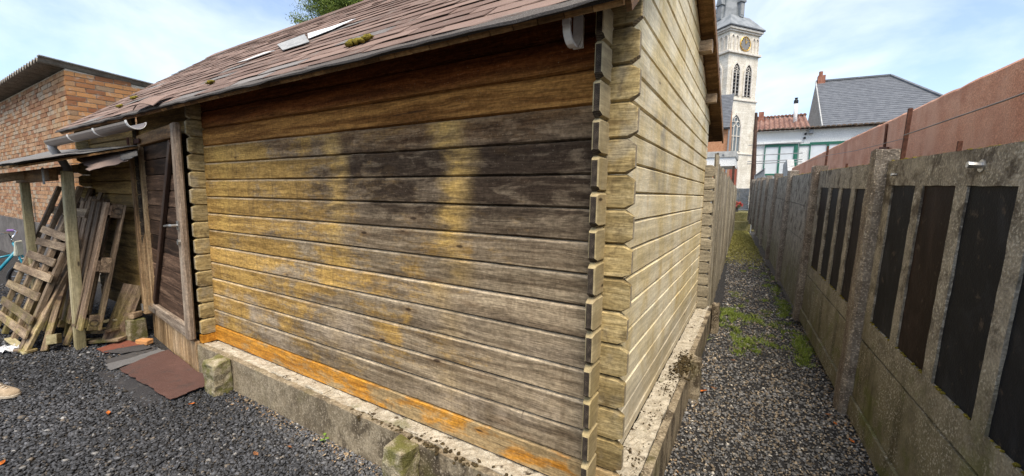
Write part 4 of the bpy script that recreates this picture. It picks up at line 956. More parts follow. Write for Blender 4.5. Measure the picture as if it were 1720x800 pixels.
# steps, flowers and end of the passage
st = thing('garden_steps', 'moss covered steps at the far end of the passage', 'steps')
MB().box((-0.62, 19.5, 0), (0.62, 30, 0.42), jit=0.02).build('step', 'path_moss', st, bevel=0.03)
MB().box((-0.62, 20.3, 0.42), (0.62, 30, 0.82), jit=0.02).build('step', 'path_moss', st, bevel=0.03)
MB().box((-4.0, 24.0, 0.8), (0.55, 60, 0.84)).build('landing', 'grey_stone', st)
def numpy_blades(name, P_, hgt, wid, mat, cols, label, cat, lean=0.5, kind='stuff'):
    n = len(P_); a = nr.uniform(0, 6.28, n); w = wid*nr.uniform(.6, 1.3, n); h_ = hgt*nr.uniform(.4, 1.2, n)
    dirx, diry = np.cos(a), np.sin(a); ln = nr.normal(0, lean, (n, 2))*h_[:, None]
    V = np.zeros((n, 3, 3)); V[:, 0] = P_; V[:, 1] = P_; V[:, 2] = P_
    V[:, 0, 0] -= dirx*w; V[:, 0, 1] -= diry*w; V[:, 1, 0] += dirx*w; V[:, 1, 1] += diry*w; V[:, 2, :2] += ln; V[:, 2, 2] += h_
    c = cols(n); F_ = np.arange(3*n).reshape(n, 3)
    o = inst(fast_mesh(name, V.reshape(-1, 3), F_, mat, np.repeat(c, 3, 0)), name, None)
    return tag(o, label, cat, kind=kind)
def gcols(n):
    t = nr.random((n, 1)); return (1 - t)*np.array([.10, .15, .02]) + t*np.array([.26, .31, .055])
def blob_pts(cs, per):
    out = []
    for (x, y, rx, ry, k) in cs:
        n = int(per*k); p = np.stack([nr.normal(x, rx, n), nr.normal(y, ry, n), np.full(n, 0.004)], 1); out.append(p)
    p = np.concatenate(out); return p[(p[:, 0] < FX(p[:, 1]) + 0.03) & (p[:, 0] > PX(p[:, 1]) - 0.02)]
cl_ = []
for (x, y, rx, ry, k) in [(0.37, 3.95, .12, .30, 26), (0.50, 3.25, .12, .20, 16), (0.30, 4.4, .05, .20, 10), (1.03, 3.35, .035, .22, 20), (1.0, 3.0, .05, .10, 6), (0.95, 5.1, .03, .35, 18), (0.90, 6.5, .03, .5, 14), (0.80, 4.0, .12, .2, 8), (0.6, 4.2, .25, .9, 14), (0.55, 7.0, .2, .9, 12)]:
    for i in range(k): cl_.append((rnd.gauss(x, rx), rnd.gauss(y, ry), rnd.uniform(.008, .045), rnd.uniform(.008, .06), rnd.uniform(.25, 1.3)))
gp = blob_pts(cl_, 62)
numpy_blades('grass_tuft', gp, 0.042, 0.0042, 'grass', gcols, 'low bright green grass tufts growing through the passage gravel', 'grass', 0.7)
n = 26000; yy = nr.uniform(8.0, 19.5, n); xx = PX(yy) + (FX(yy) - PX(yy))*nr.random(n)
kp = nr.random(n) < np.clip((yy - 8.5)/4, 0, 1)*np.where(np.abs((xx - PX(yy))/(FX(yy) - PX(yy)) - .5) > .0, 1, .4); P_ = np.stack([xx, yy, np.full(n, .004)], 1)[kp]
def mcols(n):
    t = nr.random((n, 1)); return (1 - t)*np.array([.16, .14, .035]) + t*np.array([.34, .31, .08])
numpy_blades('moss_mat', P_, 0.03, 0.012, 'grass', mcols, 'yellow green moss covering the far passage floor', 'moss', 1.2)
fl = thing('flower_pot', 'dark pot of red flowers at the end of the passage', 'flower pot', (-0.30, 20.9, 0.82))
MB().prism([(0.12*math.cos(i*math.pi/5), 0.12*math.sin(i*math.pi/5)) for i in range(10)], 2, 0, 0.22).build('pot', 'terracotta', fl)
k = 500; Pf = nr.normal(0, 1, (k, 3)); Pf /= np.linalg.norm(Pf, axis=1)[:, None]; Pf *= nr.uniform(.6, 1, (k, 1))*np.array([.30, .30, .17]); Pf[:, 2] += .34
Vf = Pf[:, None] + nr.normal(0, .028, (k, 3, 3)); cf = np.where(nr.random((k, 1)) < .55, np.array([[.50, .05, .04]]), np.array([[.05, .10, .02]]))
inst(fast_mesh('blossom', Vf.reshape(-1, 3), np.arange(3*k).reshape(k, 3), 'flower', np.repeat(cf, 3, 0)), 'blossom', fl)

# ------------------------------------------------------------------ lean-to canopy by the door
can = thing('lean_to_canopy', 'rickety lean-to canopy roofed with felt scraps on two timber posts', 'canopy')
stick('post', (-4.925, -0.488, -0.02), (-4.94, -0.455, 1.675), 0.074, 0.074, 'post', can, up=(0, -1, 0), bev=0.006)
stick('post', (-6.39, -0.50, -0.02), (-6.36, -0.50, 1.60), 0.070, 0.070, 'post', can, up=(0, -1, 0), bev=0.006)
stick('beam', (-6.55, -0.505, 1.622), (-4.99, -0.53, 1.642), 0.11, 0.055, 'soffit', can, up=(0, -1, 0))
stick('beam', (-6.12, -0.73, 1.60), (-6.12, -0.06, 1.76), 0.09, 0.09, 'purlin', can)
MB().box((-0.030, -0.062, -0.075), (0.030, -0.056, 0.075)).build('bracket_plate', 'under_grey', can, mat=T(-5.02, -0.53, 1.625))
cA, cB, cC, cD = Vector((-7.4, -0.82, 1.675)), Vector((-4.62, -0.80, 1.680)), Vector((-4.40, -0.09, 1.895)), Vector((-7.4, -0.09, 1.965))
for i in range(19):
    t0, t1 = i/19, (i + 0.94)/19
    a, b, c, d_ = cA.lerp(cB, t0), cA.lerp(cB, t1), cD.lerp(cC, t1), cD.lerp(cC, t0)
    up = Vector((0, 0, 0.018)); jz = Vector((0, rnd.uniform(-.02, .02), rnd.uniform(-.004, .004)))
    MB().add([a+jz, b+jz, c, d_, a+jz+up, b+jz+up, c+up, d_+up], [(3,2,1,0),(4,5,6,7),(0,1,5,4),(1,2,6,5),(2,3,7,6),(3,0,4,7)]).build('roof_board', 'soffit', can)
def sheet(name, A_, B_, C_, D_, mt, parent, nx=14, ny=8, amp=0.008, th=0.004, ragged=0.012, sd=0, lift=0.0):
    q = random.Random(sd); A_, B_, C_, D_ = map(Vector, (A_, B_, C_, D_)); vs = []
    for i in range(nx + 1):
        for k in range(ny + 1):
            s_, t = i/nx, k/ny; p = A_.lerp(B_, s_).lerp(D_.lerp(C_, s_), t)
            e = ragged if (i in (0, nx) or k in (0, ny)) else 0
            p = p + Vector((q.uniform(-e, e), q.uniform(-e, e), 0)); p.z += amp*math.sin(s_*5 + sd)*math.cos(t*4 + sd*2) + q.uniform(-amp, amp)*.25 + lift
            vs.append(p)
    st_ = ny + 1; fs = [(i*st_+k, (i+1)*st_+k, (i+1)*st_+k+1, i*st_+k+1) for i in range(nx) for k in range(ny)]
    o = len(vs); vs2 = [v - Vector((0, 0, th)) for v in vs]
    rim = [i*st_ for i in range(nx+1)] + [nx*st_+k for k in range(1, ny+1)] + [i*st_+ny for i in range(nx-1, -1, -1)] + [k for k in range(ny-1, 0, -1)]
    m = MB(); m.add(vs + vs2, fs + [tuple(o+j for j in f[::-1]) for f in fs] + [(rim[i], o+rim[i], o+rim[(i+1) % len(rim)], rim[(i+1) % len(rim)]) for i in range(len(rim))])
    return m.build(name, mt, parent, smooth=False)
U = lambda v, h: (v[0], v[1], v[2] + h)
sheet('felt_sheet', U(cA, .027), U(cB, .028), U(cC, .030), U(cD, .03), 'felt_grey', can, 30, 10, .004, sd=1)
sheet('felt_sheet', U(cA.lerp(cB, .55), .036), U(cB + Vector((.07, -.03, 0)), .035), U(cB.lerp(cC, .5) + Vector((.07, 0, 0)), .040), U(cA.lerp(cB, .55).lerp(cD.lerp(cC, .55), .55), .04), 'shingle_grey', can, 14, 6, .004, sd=2)
tag(sheet('felt_sheet', (-4.87, -0.375, 1.825), (-4.42, -0.43, 1.665), (-4.34, -0.20, 1.775), (-4.68, -0.16, 1.905), 'felt_brown', can, 10, 8, .006, sd=3), 'brown red felt strip drooping over the end')
tag(sheet('felt_sheet', (-4.67, -0.20, 1.90), (-4.35, -0.22, 1.775), (-4.31, -0.12, 1.83), (-4.58, -0.08, 1.92), 'felt_grey', can, 6, 6, .006, sd=4), 'grey curled felt end')

# ------------------------------------------------------------------ pallets and boards under the canopy
def lean_frame(x, yb, zb_, yt, zt_, yaw=0.0):
    """local x along world +X, local y up the lean, local z out towards the yard"""
    d_ = Vector((0, yt - yb, zt_ - zb_)).normalized(); e = Vector((math.cos(yaw), math.sin(yaw), 0)); return frame((x, yb, zb_), e, d_)
def bar(name, x0, x1, y0, y1, z0, z1, mt, parent, mat, along='y', jit=.003):
    if along == 'y':
        q = Matrix(((0, 1, 0, 0), (1, 0, 0, 0), (0, 0, -1, 0), (0, 0, 0, 1)))
        return MB().box((y0, x0, -z1), (y1, x1, -z0), jit=jit).build(name, mt, parent, mat=mat @ q, bevel=0.003)
    return MB().box((x0, y0, z0), (x1, y1, z1), jit=jit).build(name, mt, parent, mat=mat, bevel=0.003)
pa = thing('pallet', 'slatted wooden pallet with mossy rails leaning behind the canopy post', 'pallet', group='pallets under the canopy')
LF = lean_frame(-6.46, -0.80, 0.02, -0.24, 1.50)
for x in (0.0, 0.40, 0.80, 1.20): bar('stringer', x, x + 0.07, 0.0, 1.62 - (0.5 if x > 1.1 else 0), -0.02, 0.022, 'pallet', pa, LF)
for k, y in enumerate((0.10, 0.24, 0.42, 0.62, 0.78, 0.93, 1.08)):
    bar('slat', -0.06 + rnd.uniform(-.08, .05) + (0.30 if k > 3 else 0), 1.30 + rnd.uniform(-.12, .06), y, y + 0.075, 0.024, 0.042, 'pallet', pa, LF @ T(0, y, 0) @ RZ(rnd.uniform(-.035, .035)) @ T(0, -y, 0), 'x')
for y in (0.12, 0.62, 1.30): bar('slat', -0.02, 1.25, y, y + 0.09, -0.042, -0.0215, 'pallet', pa, LF, 'x')
pb = thing('pallet', 'dark close boarded pallet leaning on the cabin wall behind the others', 'pallet', group='pallets under the canopy')
LF = lean_frame(-6.70, -0.56, 0.02, -0.10, 1.42)
for k in range(9): bar('deck_board', 0.02 + k*0.135, 0.12 + k*0.135, 0.0, 1.52 + rnd.uniform(-.05, .05), 0.0, 0.022, 'pallet_dark', pb, LF)
for y in (0.1, 0.75, 1.38): bar('stringer', 0.0, 1.24, y, y + 0.09, -0.075, -0.0015, 'pallet_dark', pb, LF, 'x')
pc = thing('pallet', 'grey euro style pallet standing on end beside the door post', 'pallet', group='pallets under the canopy')
LF = lean_frame(-5.50, -0.43, 0.20, -0.155, 1.43)
for k in range(5): bar('deck_board', 0.0 + k*0.172, 0.115 + k*0.172, 0.0, 1.2, 0.078, 0.100, 'pallet_dark', pc, LF)
for x in (0.0, 0.35, 0.70):
    bar('runner', x, x + 0.10, 0.0, 1.2, -0.044, -0.022, 'pallet', pc, LF)
    for y in (0.0, 0.54, 1.06):
        bo = MB().box((x + 0.002, y, -0.0215), (x + 0.098, y + 0.14, 0.0555), jit=.003); bo.build('block', 'pallet', pc, mat=LF, bevel=0.004)
for y in (0.02, 0.55, 1.08): bar('cross_board', 0.0, 0.80, y, y + 0.10, 0.056, 0.0775, 'pallet_dark', pc, LF, 'x')
# stamp burnt into the end blocks: plain ring
for y in (0.07, 1.13):
    k = MB(); ring = [(0.801 , y + 0.028*math.cos(a*math.pi/8), 0.017 + 0.028*math.sin(a*math.pi/8)) for a in range(17)]; k.tube(ring, 0.002, 4, caps=False); k.build('burnt_stamp', 'black', pc, mat=LF)
def board(label, a, b, w, t, mt, up=(0, 0, 1)):
    o = stick('loose_board', a, b, w, t, mt, None, up=up); return tag(o, label, 'board', 'loose boards under the canopy')
board('wide brown board leaning against the wall beside the door', (-4.80, -0.30, 0.02), (-4.80, -0.10, 0.56), 0.16, 0.03, 'pallet_dark', up=(1, -0.25, 0))
board('short mossy board at the bottom of the scrap pile', (-5.05, -0.47, 0.03), (-4.72, -0.24, 0.06), 0.10, 0.03, 'pallet')
board('flat board lying across the middle of the scrap pile', (-5.20, -0.44, 0.10), (-4.74, -0.30, 0.16), 0.12, 0.03, 'pallet')
board('topmost board of the scrap pile tilted upward', (-5.15, -0.32, 0.16), (-4.80, -0.22, 0.24), 0.12, 0.025, 'post')
board('square cut stub of beam beside the canopy post', (-5.12, -0.60, 0.09), (-4.97, -0.66, 0.13), 0.07, 0.09, 'post')
board('thin board lying on the gravel in front of the pallets', (-5.40, -0.86, 0.02), (-5.08, -0.76, 0.03), 0.07, 0.025, 'pallet')
board('crossed thin board near the foot of the slatted pallet', (-5.66, -0.82, 0.05), (-5.08, -0.79, 0.02), 0.06, 0.02, 'post')
board('long thin rail crossing in front of the slatted pallet', (-5.12, -0.80, 0.02), (-5.30, -0.33, 0.98), 0.055, 0.035, 'pallet')
board('second thin rail crossing the slatted pallet beside the canopy post', (-5.02, -0.70, 0.02), (-5.45, -0.30, 1.12), 0.05, 0.035, 'pallet')
board('short stick propped at the foot of the crossing rails', (-5.06, -0.56, 0.02), (-5.16, -0.36, 0.46), 0.05, 0.03, 'pallet')
board('brown plank standing between the canopy post and the euro style pallet', (-5.35, -0.46, 0.02), (-5.38, -0.15, 1.40), 0.12, 0.025, 'pallet_dark', up=(1, 0, 0))
board('plank tilted behind the second canopy post', (-6.30, -0.62, 0.02), (-5.95, -0.18, 1.36), 0.10, 0.025, 'pallet_dark', up=(1, 0, 0))
blk = MB().box((-0.13, -0.08, 0), (0.13, 0.08, 0.22), jit=.012).build('concrete_block', 'moss_conc', None, mat=T(-4.86, -0.14, 0) @ RZ(.2), bevel=0.01); tag(blk, 'green stained concrete block at the foot of the door post', 'block')
bk = MB().box((-0.10, -0.05, 0), (0.10, 0.05, 0.055), jit=.004).build('wood_offcut', 'purlin', None, mat=T(-4.84, -0.15, 0.235) @ RZ(.5), bevel=0.004); tag(bk, 'pale wood offcut lying on the concrete block', 'offcut')
bk = MB().box((-0.07, -0.035, 0), (0.07, 0.035, 0.05), jit=.008).build('broken_brick', 'brick', None, mat=T(-4.52, -0.14, 0.012) @ RZ(.4), bevel=0.006); tag(bk, 'broken brick lying beside the loose felt', 'brick')
# loose roofing felt on the gravel
def felt(label, mt, pts, sd, nx=12, ny=8, lift=0.016):
    A_, B_, C_, D_ = [(p[0], p[1], p[2] if len(p) > 2 else 0.0) for p in pts]
    o = sheet('felt_sheet', A_, B_, C_, D_, mt, None, nx, ny, 0.006, 0.004, 0.008, sd, lift); return tag(o, label, 'roofing felt', 'felt sheets on the gravel')
felt('dark tattered felt strip under the large brown red sheet', 'felt_dark', [(-4.05, -0.60), (-3.05, -0.58), (-3.0, -0.40), (-4.0, -0.42)], 5, 20, 5, 0.012)
felt('dark grey felt strip nearest the bright red one', 'felt_dark', [(-4.32, -0.47), (-4.10, -0.50), (-4.16, -0.13), (-4.36, -0.12)], 6)
felt('grey felt strip between the dark strip and the large sheet', 'felt_grey', [(-4.16, -0.50), (-3.98, -0.52), (-4.06, -0.11), (-4.20, -0.12)], 7, lift=0.026)
felt('large brown red felt sheet in front of the door', 'felt_red', [(-3.95, -0.475), (-2.975, -0.46), (-3.00, -0.175), (-4.10, -0.09)], 8, 20, 12, 0.034)
felt('bright red felt strip farthest from the plinth', 'felt_redder', [(-4.70, -0.43), (-4.50, -0.42), (-4.40, -0.16), (-4.80, -0.20)], 9, lift=0.022)
felt('black felt edge beside the bright red strip', 'felt_dark', [(-4.55, -0.42), (-4.36, -0.36), (-4.30, -0.15), (-4.48, -0.16)], 10, lift=0.028)
m = MB(); q = random.Random(4); vs = []
for i in range(9):
    for k in range(7): vs.append((-5.42 + .022*i + q.uniform(-.01, .01), -0.92 + .02*k + q.uniform(-.01, .01), 0.012 + 0.05*abs(math.sin(i*1.3 + k*.8))*q.uniform(.4, 1.1)))
m.add(vs, [(i*7+k, (i+1)*7+k, (i+1)*7+k+1, i*7+k+1) for i in range(8) for k in range(6)])
o = m.build('plastic_scrap', 'plastic_white', None, fix=False); sd_ = o.modifiers.new('solid', 'SOLIDIFY'); sd_.thickness = 0.002; tag(o, 'crumpled white plastic scrap on the gravel by the pallets', 'plastic')
# fallen leaves
def leaf(x, y, mt, s_, label, z=0.018):
    out = [(0, -1), (.35, -.55), (.62, -.1), (.45, .35), (.15, .75), (0, 1), (-.2, .7), (-.5, .3), (-.6, -.15), (-.3, -.6)]
    vs = [(a*s_*.6, b*s_, rnd.uniform(-.15, .3)*s_*.5) for a, b in out]; m = MB(); c = len(vs); vs.append((0, 0, -0.1*s_)); vs2 = [(a, b, d_ - .0012) for a, b, d_ in vs]
    f1 = [(i, (i+1) % 10, c) for i in range(10)]
    m.add(vs + vs2, f1 + [tuple(11 + j for j in f[::-1]) for f in f1] + [(i, 11+i, 11+(i+1) % 10, (i+1) % 10) for i in range(10)])
    return tag(m.build('fallen_leaf', mt, None, mat=T(x, y, z) @ RZ(rnd.uniform(0, 6)), fix=False), label, 'leaf', 'fallen leaves on the gravel')
leaf(-3.144, -0.738, 'leaf_orange', .032, 'orange leaf lying alone on the open gravel at left')
leaf(-2.937, -1.215, 'leaf_orange', .030, 'orange leaf in the lower left corner of the gravel')
leaf(-2.814, -0.391, 'leaf_orange', .020, 'small orange leaf below the mossy post stub')
leaf(-1.859, -0.44, 'leaf_brown', .030, 'brown leaf on the gravel in front of the plinth')
leaf(-1.76, -0.30, 'leaf_brown', .020, 'pale brown leaf scrap near the plinth foot')
leaf(0.247, 1.795, 'leaf_orange', .038, 'orange leaf beside the low concrete post')
leaf(0.31, 1.90, 'leaf_brown', .030, 'brown leaf just past the low concrete post')
leaf(1.115, 1.587, 'leaf_orange', .028, 'orange leaf at the foot of the concrete fence')
leaf(1.04, 1.90, 'leaf_brown', .026, 'brown leaf near the leaning fence post')
leaf(1.06, 1.78, 'leaf_orange', .022, 'small orange leaf near the leaning fence post')
leaf(0.42, 2.6, 'leaf_brown', .026, 'brown leaf in the middle of the passage')
sp = thing('seedling', 'small green seedling sprouting at the foot of the plinth', 'seedling', (-1.645, -0.150, 0))
for k, (a_, zz) in enumerate(((0.3, .03), (2.6, .045), (4.4, .022))):
    m = MB(); pts_ = [(0, 0, 0), (.016, .010, .004), (.03, 0, .002), (.016, -.010, .004)]; m.add(pts_ + [(p[0], p[1], p[2] - .001) for p in pts_], [(0,1,2,3), (7,6,5,4), (0,4,5,1), (1,5,6,2), (2,6,7,3), (3,7,4,0)]); m.build('leaf', 'leaf_green', sp, mat=T(0, 0, zz) @ RZ(a_))
MB().tube([(0, 0, 0), (.002, 0, .045)], .0015, 5).build('stem', 'leaf_green', sp)
nl = 1500; e = nr.random(nl); xx = np.where(e < .35, nr.uniform(-2.7, 0.1, nl), np.where(e < .55, nr.uniform(-5.4, -3.4, nl), np.where(e < .8, 0, 0)))
yy = np.where(e < .35, -0.135 - np.abs(nr.normal(0, .05, nl)), np.where(e < .55, -0.15 - np.abs(nr.normal(0, .22, nl)), nr.uniform(0.2, 9.0, nl)))
xx = np.where((e >= .55) & (e < .85), FX(yy) - np.abs(nr.normal(0, .05, nl)), np.where(e >= .85, 0.18 + np.abs(nr.normal(0, .05, nl)), xx))
Pl = np.stack([xx, yy, nr.uniform(.010, .018, nl)], 1); al = nr.uniform(0, 6.28, nl); sl = nr.uniform(.004, .013, nl); wl_ = sl*nr.uniform(.15, .6, nl)
ux = np.stack([np.cos(al), np.sin(al), nr.normal(0, .3, nl)], 1)*sl[:, None]; uy = np.stack([-np.sin(al), np.cos(al), nr.normal(0, .3, nl)], 1)*wl_[:, None]
Vl = np.stack([Pl - ux, Pl + uy, Pl + ux, Pl - uy], 1); tl = nr.random((nl, 1)); cl2 = (1 - tl)*np.array([.16, .085, .035]) + tl*np.array([.42, .32, .20])
tag(inst(fast_mesh('leaf_litter', Vl.reshape(-1, 3), np.arange(4*nl).reshape(nl, 4), 'grass', np.repeat(cl2, 4, 0)), 'leaf_litter', None), 'brown leaf crumbs and twigs gathered along the plinth and fence', 'litter', kind='stuff')
# shoe at the left edge
sh = thing('shoe', 'tan canvas shoe with laces stepping in at the left edge', 'shoe', (-4.14, -1.075, 0.012), math.atan2(0.085, 0.22))
prof = [(-.13, .033, .085), (-.10, .038, .10), (-.05, .036, .098), (0.0, .040, .082), (.05, .046, .066), (.10, .048, .056), (.135, .043, .050), (.16, .030, .040), (.172, .012, .028)]
vs = []
for (x, w, h_) in prof:
    for k in range(11):
        a_ = math.pi*k/10; vs.append((x, w*math.cos(a_)*(1.0), 0.022 + (h_ - 0.022)*math.sin(a_)**0.75))
m = MB(); m.add(vs, [(i*11+k, i*11+k+1, (i+1)*11+k+1, (i+1)*11+k) for i in range(8) for k in range(10)] + [tuple(range(11)), tuple(range(88, 99))]); m.build('upper', 'shoe', sh, smooth=True)
ol = [(-.138, .0), (-.13, .034), (-.08, .041), (0, .043), (.06, .050), (.11, .051), (.15, .040), (.175, .018), (.18, 0)]; ol = ol + [(a, -b) for a, b in ol[-2:0:-1]]
MB().prism(ol, 2, 0, 0.022).build('sole', 'shoe_sole', sh, bevel=.004)
for x in (.0, .03, .058, .085): MB().tube([(x, -.028, .073 - x*.28), (x + .006, 0, .092 - x*.34), (x, .028, .073 - x*.28)], .0035, 5).build('lace', 'lace', sh)

# ------------------------------------------------------------------ brick outbuilding at the left
bb = thing('brick_outbuilding', 'orange brick outbuilding with corrugated cement roof behind the canopy', 'building')
BX, BY, BH = -8.63, 0.36, 3.35
MB().prism([(BY + 0.012, 0), (8.0, 0), (8.0, BH - 0.60), (BY + 0.012, BH - 0.02)], 0, -18, BX - 0.012).build('mortar_core', 'mortar', bb)
cand = []
chh, blen = 0.0735, 0.222
for c in range(int(0.85/chh), int((BH - 0.02)/chh)):
    z = c*chh; off = (0.111 if c % 2 else 0.0)
    x = BX - off
    if off: cand.append(('A', BX - off + 0.001, BX, z))
    while x > -17.85: cand.append(('A', x - blen + 0.012, x, z)); x -= blen
    y = BY + (0.0 if off else 0.111)
    if not off: cand.append(('B', BY, BY + 0.10, z))
    while y < 4.3: cand.append(('B', y + (0.0 if y > BY + .01 else 0.0), y + blen - 0.012, z)); y += blen
def vis(t):
    f, a, b, z = t
    p = Vector(((a + b)/2, BY, z)) if f == 'A' else Vector((BX, (a + b)/2, z)); dist = (p - CAM).length
    ok = True
    if f == 'B': ok = z > 2.52
    return (0 if ok else 100) + dist*(0.80 if f == 'B' else 1.0) - (0.0)
cand = [t for t in cand if not (t[0] == 'B' and (t[3] < 2.35 or t[3] + 0.063 > BH + 0.02 - 0.0745*(t[1] - BY + 0.26)))]
cand.sort(key=vis)
bm_box = {}
rest = MB()
for i, (f, a, b, z) in enumerate(cand):
    L = b - a; o_ = rnd.uniform(-.004, .005)
    lo, hi = ((a, BY - 0.002 + o_, z), (b, BY + 0.09, z + 0.063)) if f == 'A' else ((BX - 0.09, a, z), (BX + 0.002 + o_, b, z + 0.063))
    if i < 300:
        key = (f, round(L, 3))
        if key not in bm_box:
            v_ = []
            for q_ in range(3):
                v_.append((MB().box((0, 0, 0), (L, 0.092, 0.063), jit=.003) if f == 'A' else MB().box((0, 0, 0), (0.092, L, 0.063), jit=.003)).mesh('brick', 'brick'))
            bm_box[key] = v_
        inst(rnd.choice(bm_box[key]), 'brick', bb, T(*lo))
    else: rest.box(lo, hi, rnd.randint(0, 3), jit=.003)
def brick_flat(name, c):
    return grainy(name, tuple(v*.75 for v in c), tuple(min(1, v*1.1) for v in c), 20, None, 120)
bmats = [brick_flat('brick_a', (.40, .225, .12)), brick_flat('brick_b', (.32, .16, .085)), brick_flat('brick_c', (.44, .27, .16)), brick_flat('brick_d', (.40, .30, .21))]
o = rest.build('brick_courses', bmats, bb); o['kind'] = 'stuff'
MB().box((-18, BY - 0.03, 0), (BX + 0.03, BY + 0.1, 0.86)).build('plinth', 'plinth', bb)
# corrugated roof: waves run towards the back, eave over face A
def corr(x0, x1, y0, y1, z0, z1, pitch, amp, mt, name, parent, th=0.012):
    n = int((x1 - x0)/pitch*8); vs = []; m = MB()
    for i in range(n + 1):
        x = x0 + (x1 - x0)*i/n; w = amp*math.sin(2*math.pi*(x - x0)/pitch)
        for (y, z) in ((y0, z0), (y1, z1)):
            vs.append((x, y, z + w)); vs.append((x, y, z + w - th))
    fs = []
    for i in range(n):
        a = i*4; b = a + 4
        fs += [(a, b, b+2, a+2), (a+1, a+3, b+3, b+1), (a, a+1, b+1, b), (a+2, b+2, b+3, a+3)]
    fs += [(0, 2, 3, 1), (n*4, n*4+1, n*4+3, n*4+2)]
    m.add(vs, fs); return m.build(name, mt, parent, smooth=False)
corr(-18, BX + 0.06, BY - 0.26, 8.2, BH + 0.05, BH - 0.58, 0.177, 0.034, 'cement_sheet', 'corrugated_roof', bb)
sheet('verge_flashing', (BX - 0.02, BY - 0.26, BH + 0.09), (BX + 0.07, BY - 0.26, BH + 0.09), (BX + 0.07, 8.2, BH - 0.54), (BX - 0.02, 8.2, BH - 0.54), 'under_grey', bb, 2, 30, .004, .012, .006, 3)
gpn = MB().tube([(-11.4, BY - 0.09, 0), (-11.4, BY - 0.09, 1.35)], 0.045, 10).tube([(-11.4, BY - 0.09, 1.30), (-11.4, BY - 0.09, 1.36)], 0.055, 10).build('green_post', 'green_dark', None); tag(gpn, 'dark green post against the brick outbuilding', 'post')

# bicycle behind the canopy
bi = thing('bicycle', 'small teal and cream bicycle parked behind the canopy post', 'bicycle', (-8.35, -0.62, 0), R(62))
def wheel(cx):
    w = bpy.data.objects.new('wheel', None); COL.objects.link(w); w.parent = bi; w.location = (cx, 0, 0.255)
    c = [(0.235*math.cos(a*math.pi/16), 0, 0.235*math.sin(a*math.pi/16)) for a in range(33)]; MB().tube(c, 0.020, 6, caps=False).build('tyre', 'black', w, smooth=True)
    c = [(0.213*math.cos(a*math.pi/16), 0, 0.213*math.sin(a*math.pi/16)) for a in range(33)]; MB().tube(c, 0.008, 5, caps=False).build('rim', 'chrome', w)
    m = MB()
    for a in range(16): m.tube([(0.02*math.cos(a*math.pi/8), 0.012*(-1)**a, 0.02*math.sin(a*math.pi/8)), (0.21*math.cos(a*math.pi/8 + .2), 0, 0.21*math.sin(a*math.pi/8 + .2))], 0.0015, 3)
    m.build('spokes', 'chrome', w); MB().tube([(0, -.05, 0), (0, .05, 0)], 0.016, 8).build('hub', 'chrome', w)
wheel(0.42); wheel(-0.40)
fr = MB(); hd, bbk, seat, rear = (0.30, 0, .66), (-0.03, 0, .27), (-0.16, 0, .60), (-0.40, 0, .255)
fr.tube([hd, (0.12, 0, .40), bbk], .020, 8); fr.tube([bbk, seat], .016, 8); fr.tube([(0.28, 0, .60), (-.12, 0, .50)], .014, 8)
for s_ in (-1, 1): fr.tube([bbk, (-.40, .045*s_, .255)], .009, 6); fr.tube([seat, (-.40, .045*s_, .255)], .009, 6)
fr.build('frame', 'bike_blue', bi, smooth=True)
fk = MB(); fk.tube([(0.27, 0, .76), (0.31, 0, .62)], .016, 8)
for s_ in (-1, 1): fk.tube([(0.31, .0, .62), (0.33, .05*s_, .55), (0.42, .05*s_, .255)], .012, 6)
fk.build('fork', 'bike_blue', bi, smooth=True)
pf = MB(); 
vs = [];
for i in range(9):
    a_ = R(25 + 11*i); vs += [(0.42 + .29*math.cos(a_), -.035, .255 + .29*math.sin(a_)), (0.42 + .30*math.cos(a_), 0, .255 + .30*math.sin(a_)), (0.42 + .29*math.cos(a_), .035, .255 + .29*math.sin(a_))]
pf.add(vs, [(i*3+k, i*3+k+1, (i+1)*3+k+1, (i+1)*3+k) for i in range(8) for k in range(2)]); o = pf.build('mudguard', 'bike_white', bi, fix=False); o.modifiers.new('s', 'SOLIDIFY').thickness = .004
MB().box((0.30, -.09, .58), (0.335, .09, .78), jit=.01).build('front_plate', 'bike_white', bi, bevel=.01)
hb = MB().tube([(0.27, 0, .76), (0.26, 0, .82), (0.28, .10, .90), (0.20, .26, .91), (0.14, .29, .91)], .011, 7); hb.tube([(0.26, 0, .82), (0.28, -.10, .90), (0.20, -.26, .91), (0.14, -.29, .91)], .011, 7); hb.build('handlebar', 'chrome', bi, smooth=True)
for s_ in (-1, 1): MB().tube([(0.20, .26*s_, .91), (0.12, .30*s_, .91)], .017, 8).build('grip', 'bike_purple', bi)
sd2 = MB(); sd2.add([(-.30, -.07, .66), (-.30, .07, .66), (-.14, .05, .66), (-.02, .015, .65), (-.02, -.015, .65), (-.14, -.05, .66), (-.30, -.06, .70), (-.30, .06, .70), (-.14, .04, .695), (-.02, .012, .675), (-.02, -.012, .675), (-.14, -.04, .695)], [(0,1,2,3,4,5), (6,7,8,9,10,11)] + [(i, (i+1) % 6, 6+(i+1) % 6, 6+i) for i in range(6)]); sd2.tube([(-.16, 0, .58), (-.18, 0, .66)], .012, 8); sd2.build('saddle', 'black', bi, bevel=.01)
ck = MB().tube([(-.03, -.04, .27), (-.03, -.052, .27)], .07, 14); ck.tube([(-.03, -.05, .27), (.07, -.06, .20)], .008, 6); ck.tube([(-.03, .05, .27), (-.13, .06, .34)], .008, 6); ck.box((.04, -.12, .19), (.10, -.06, .21)); ck.box((-.16, .06, .33), (-.10, .12, .35)); ck.build('crank_set', 'black', bi)

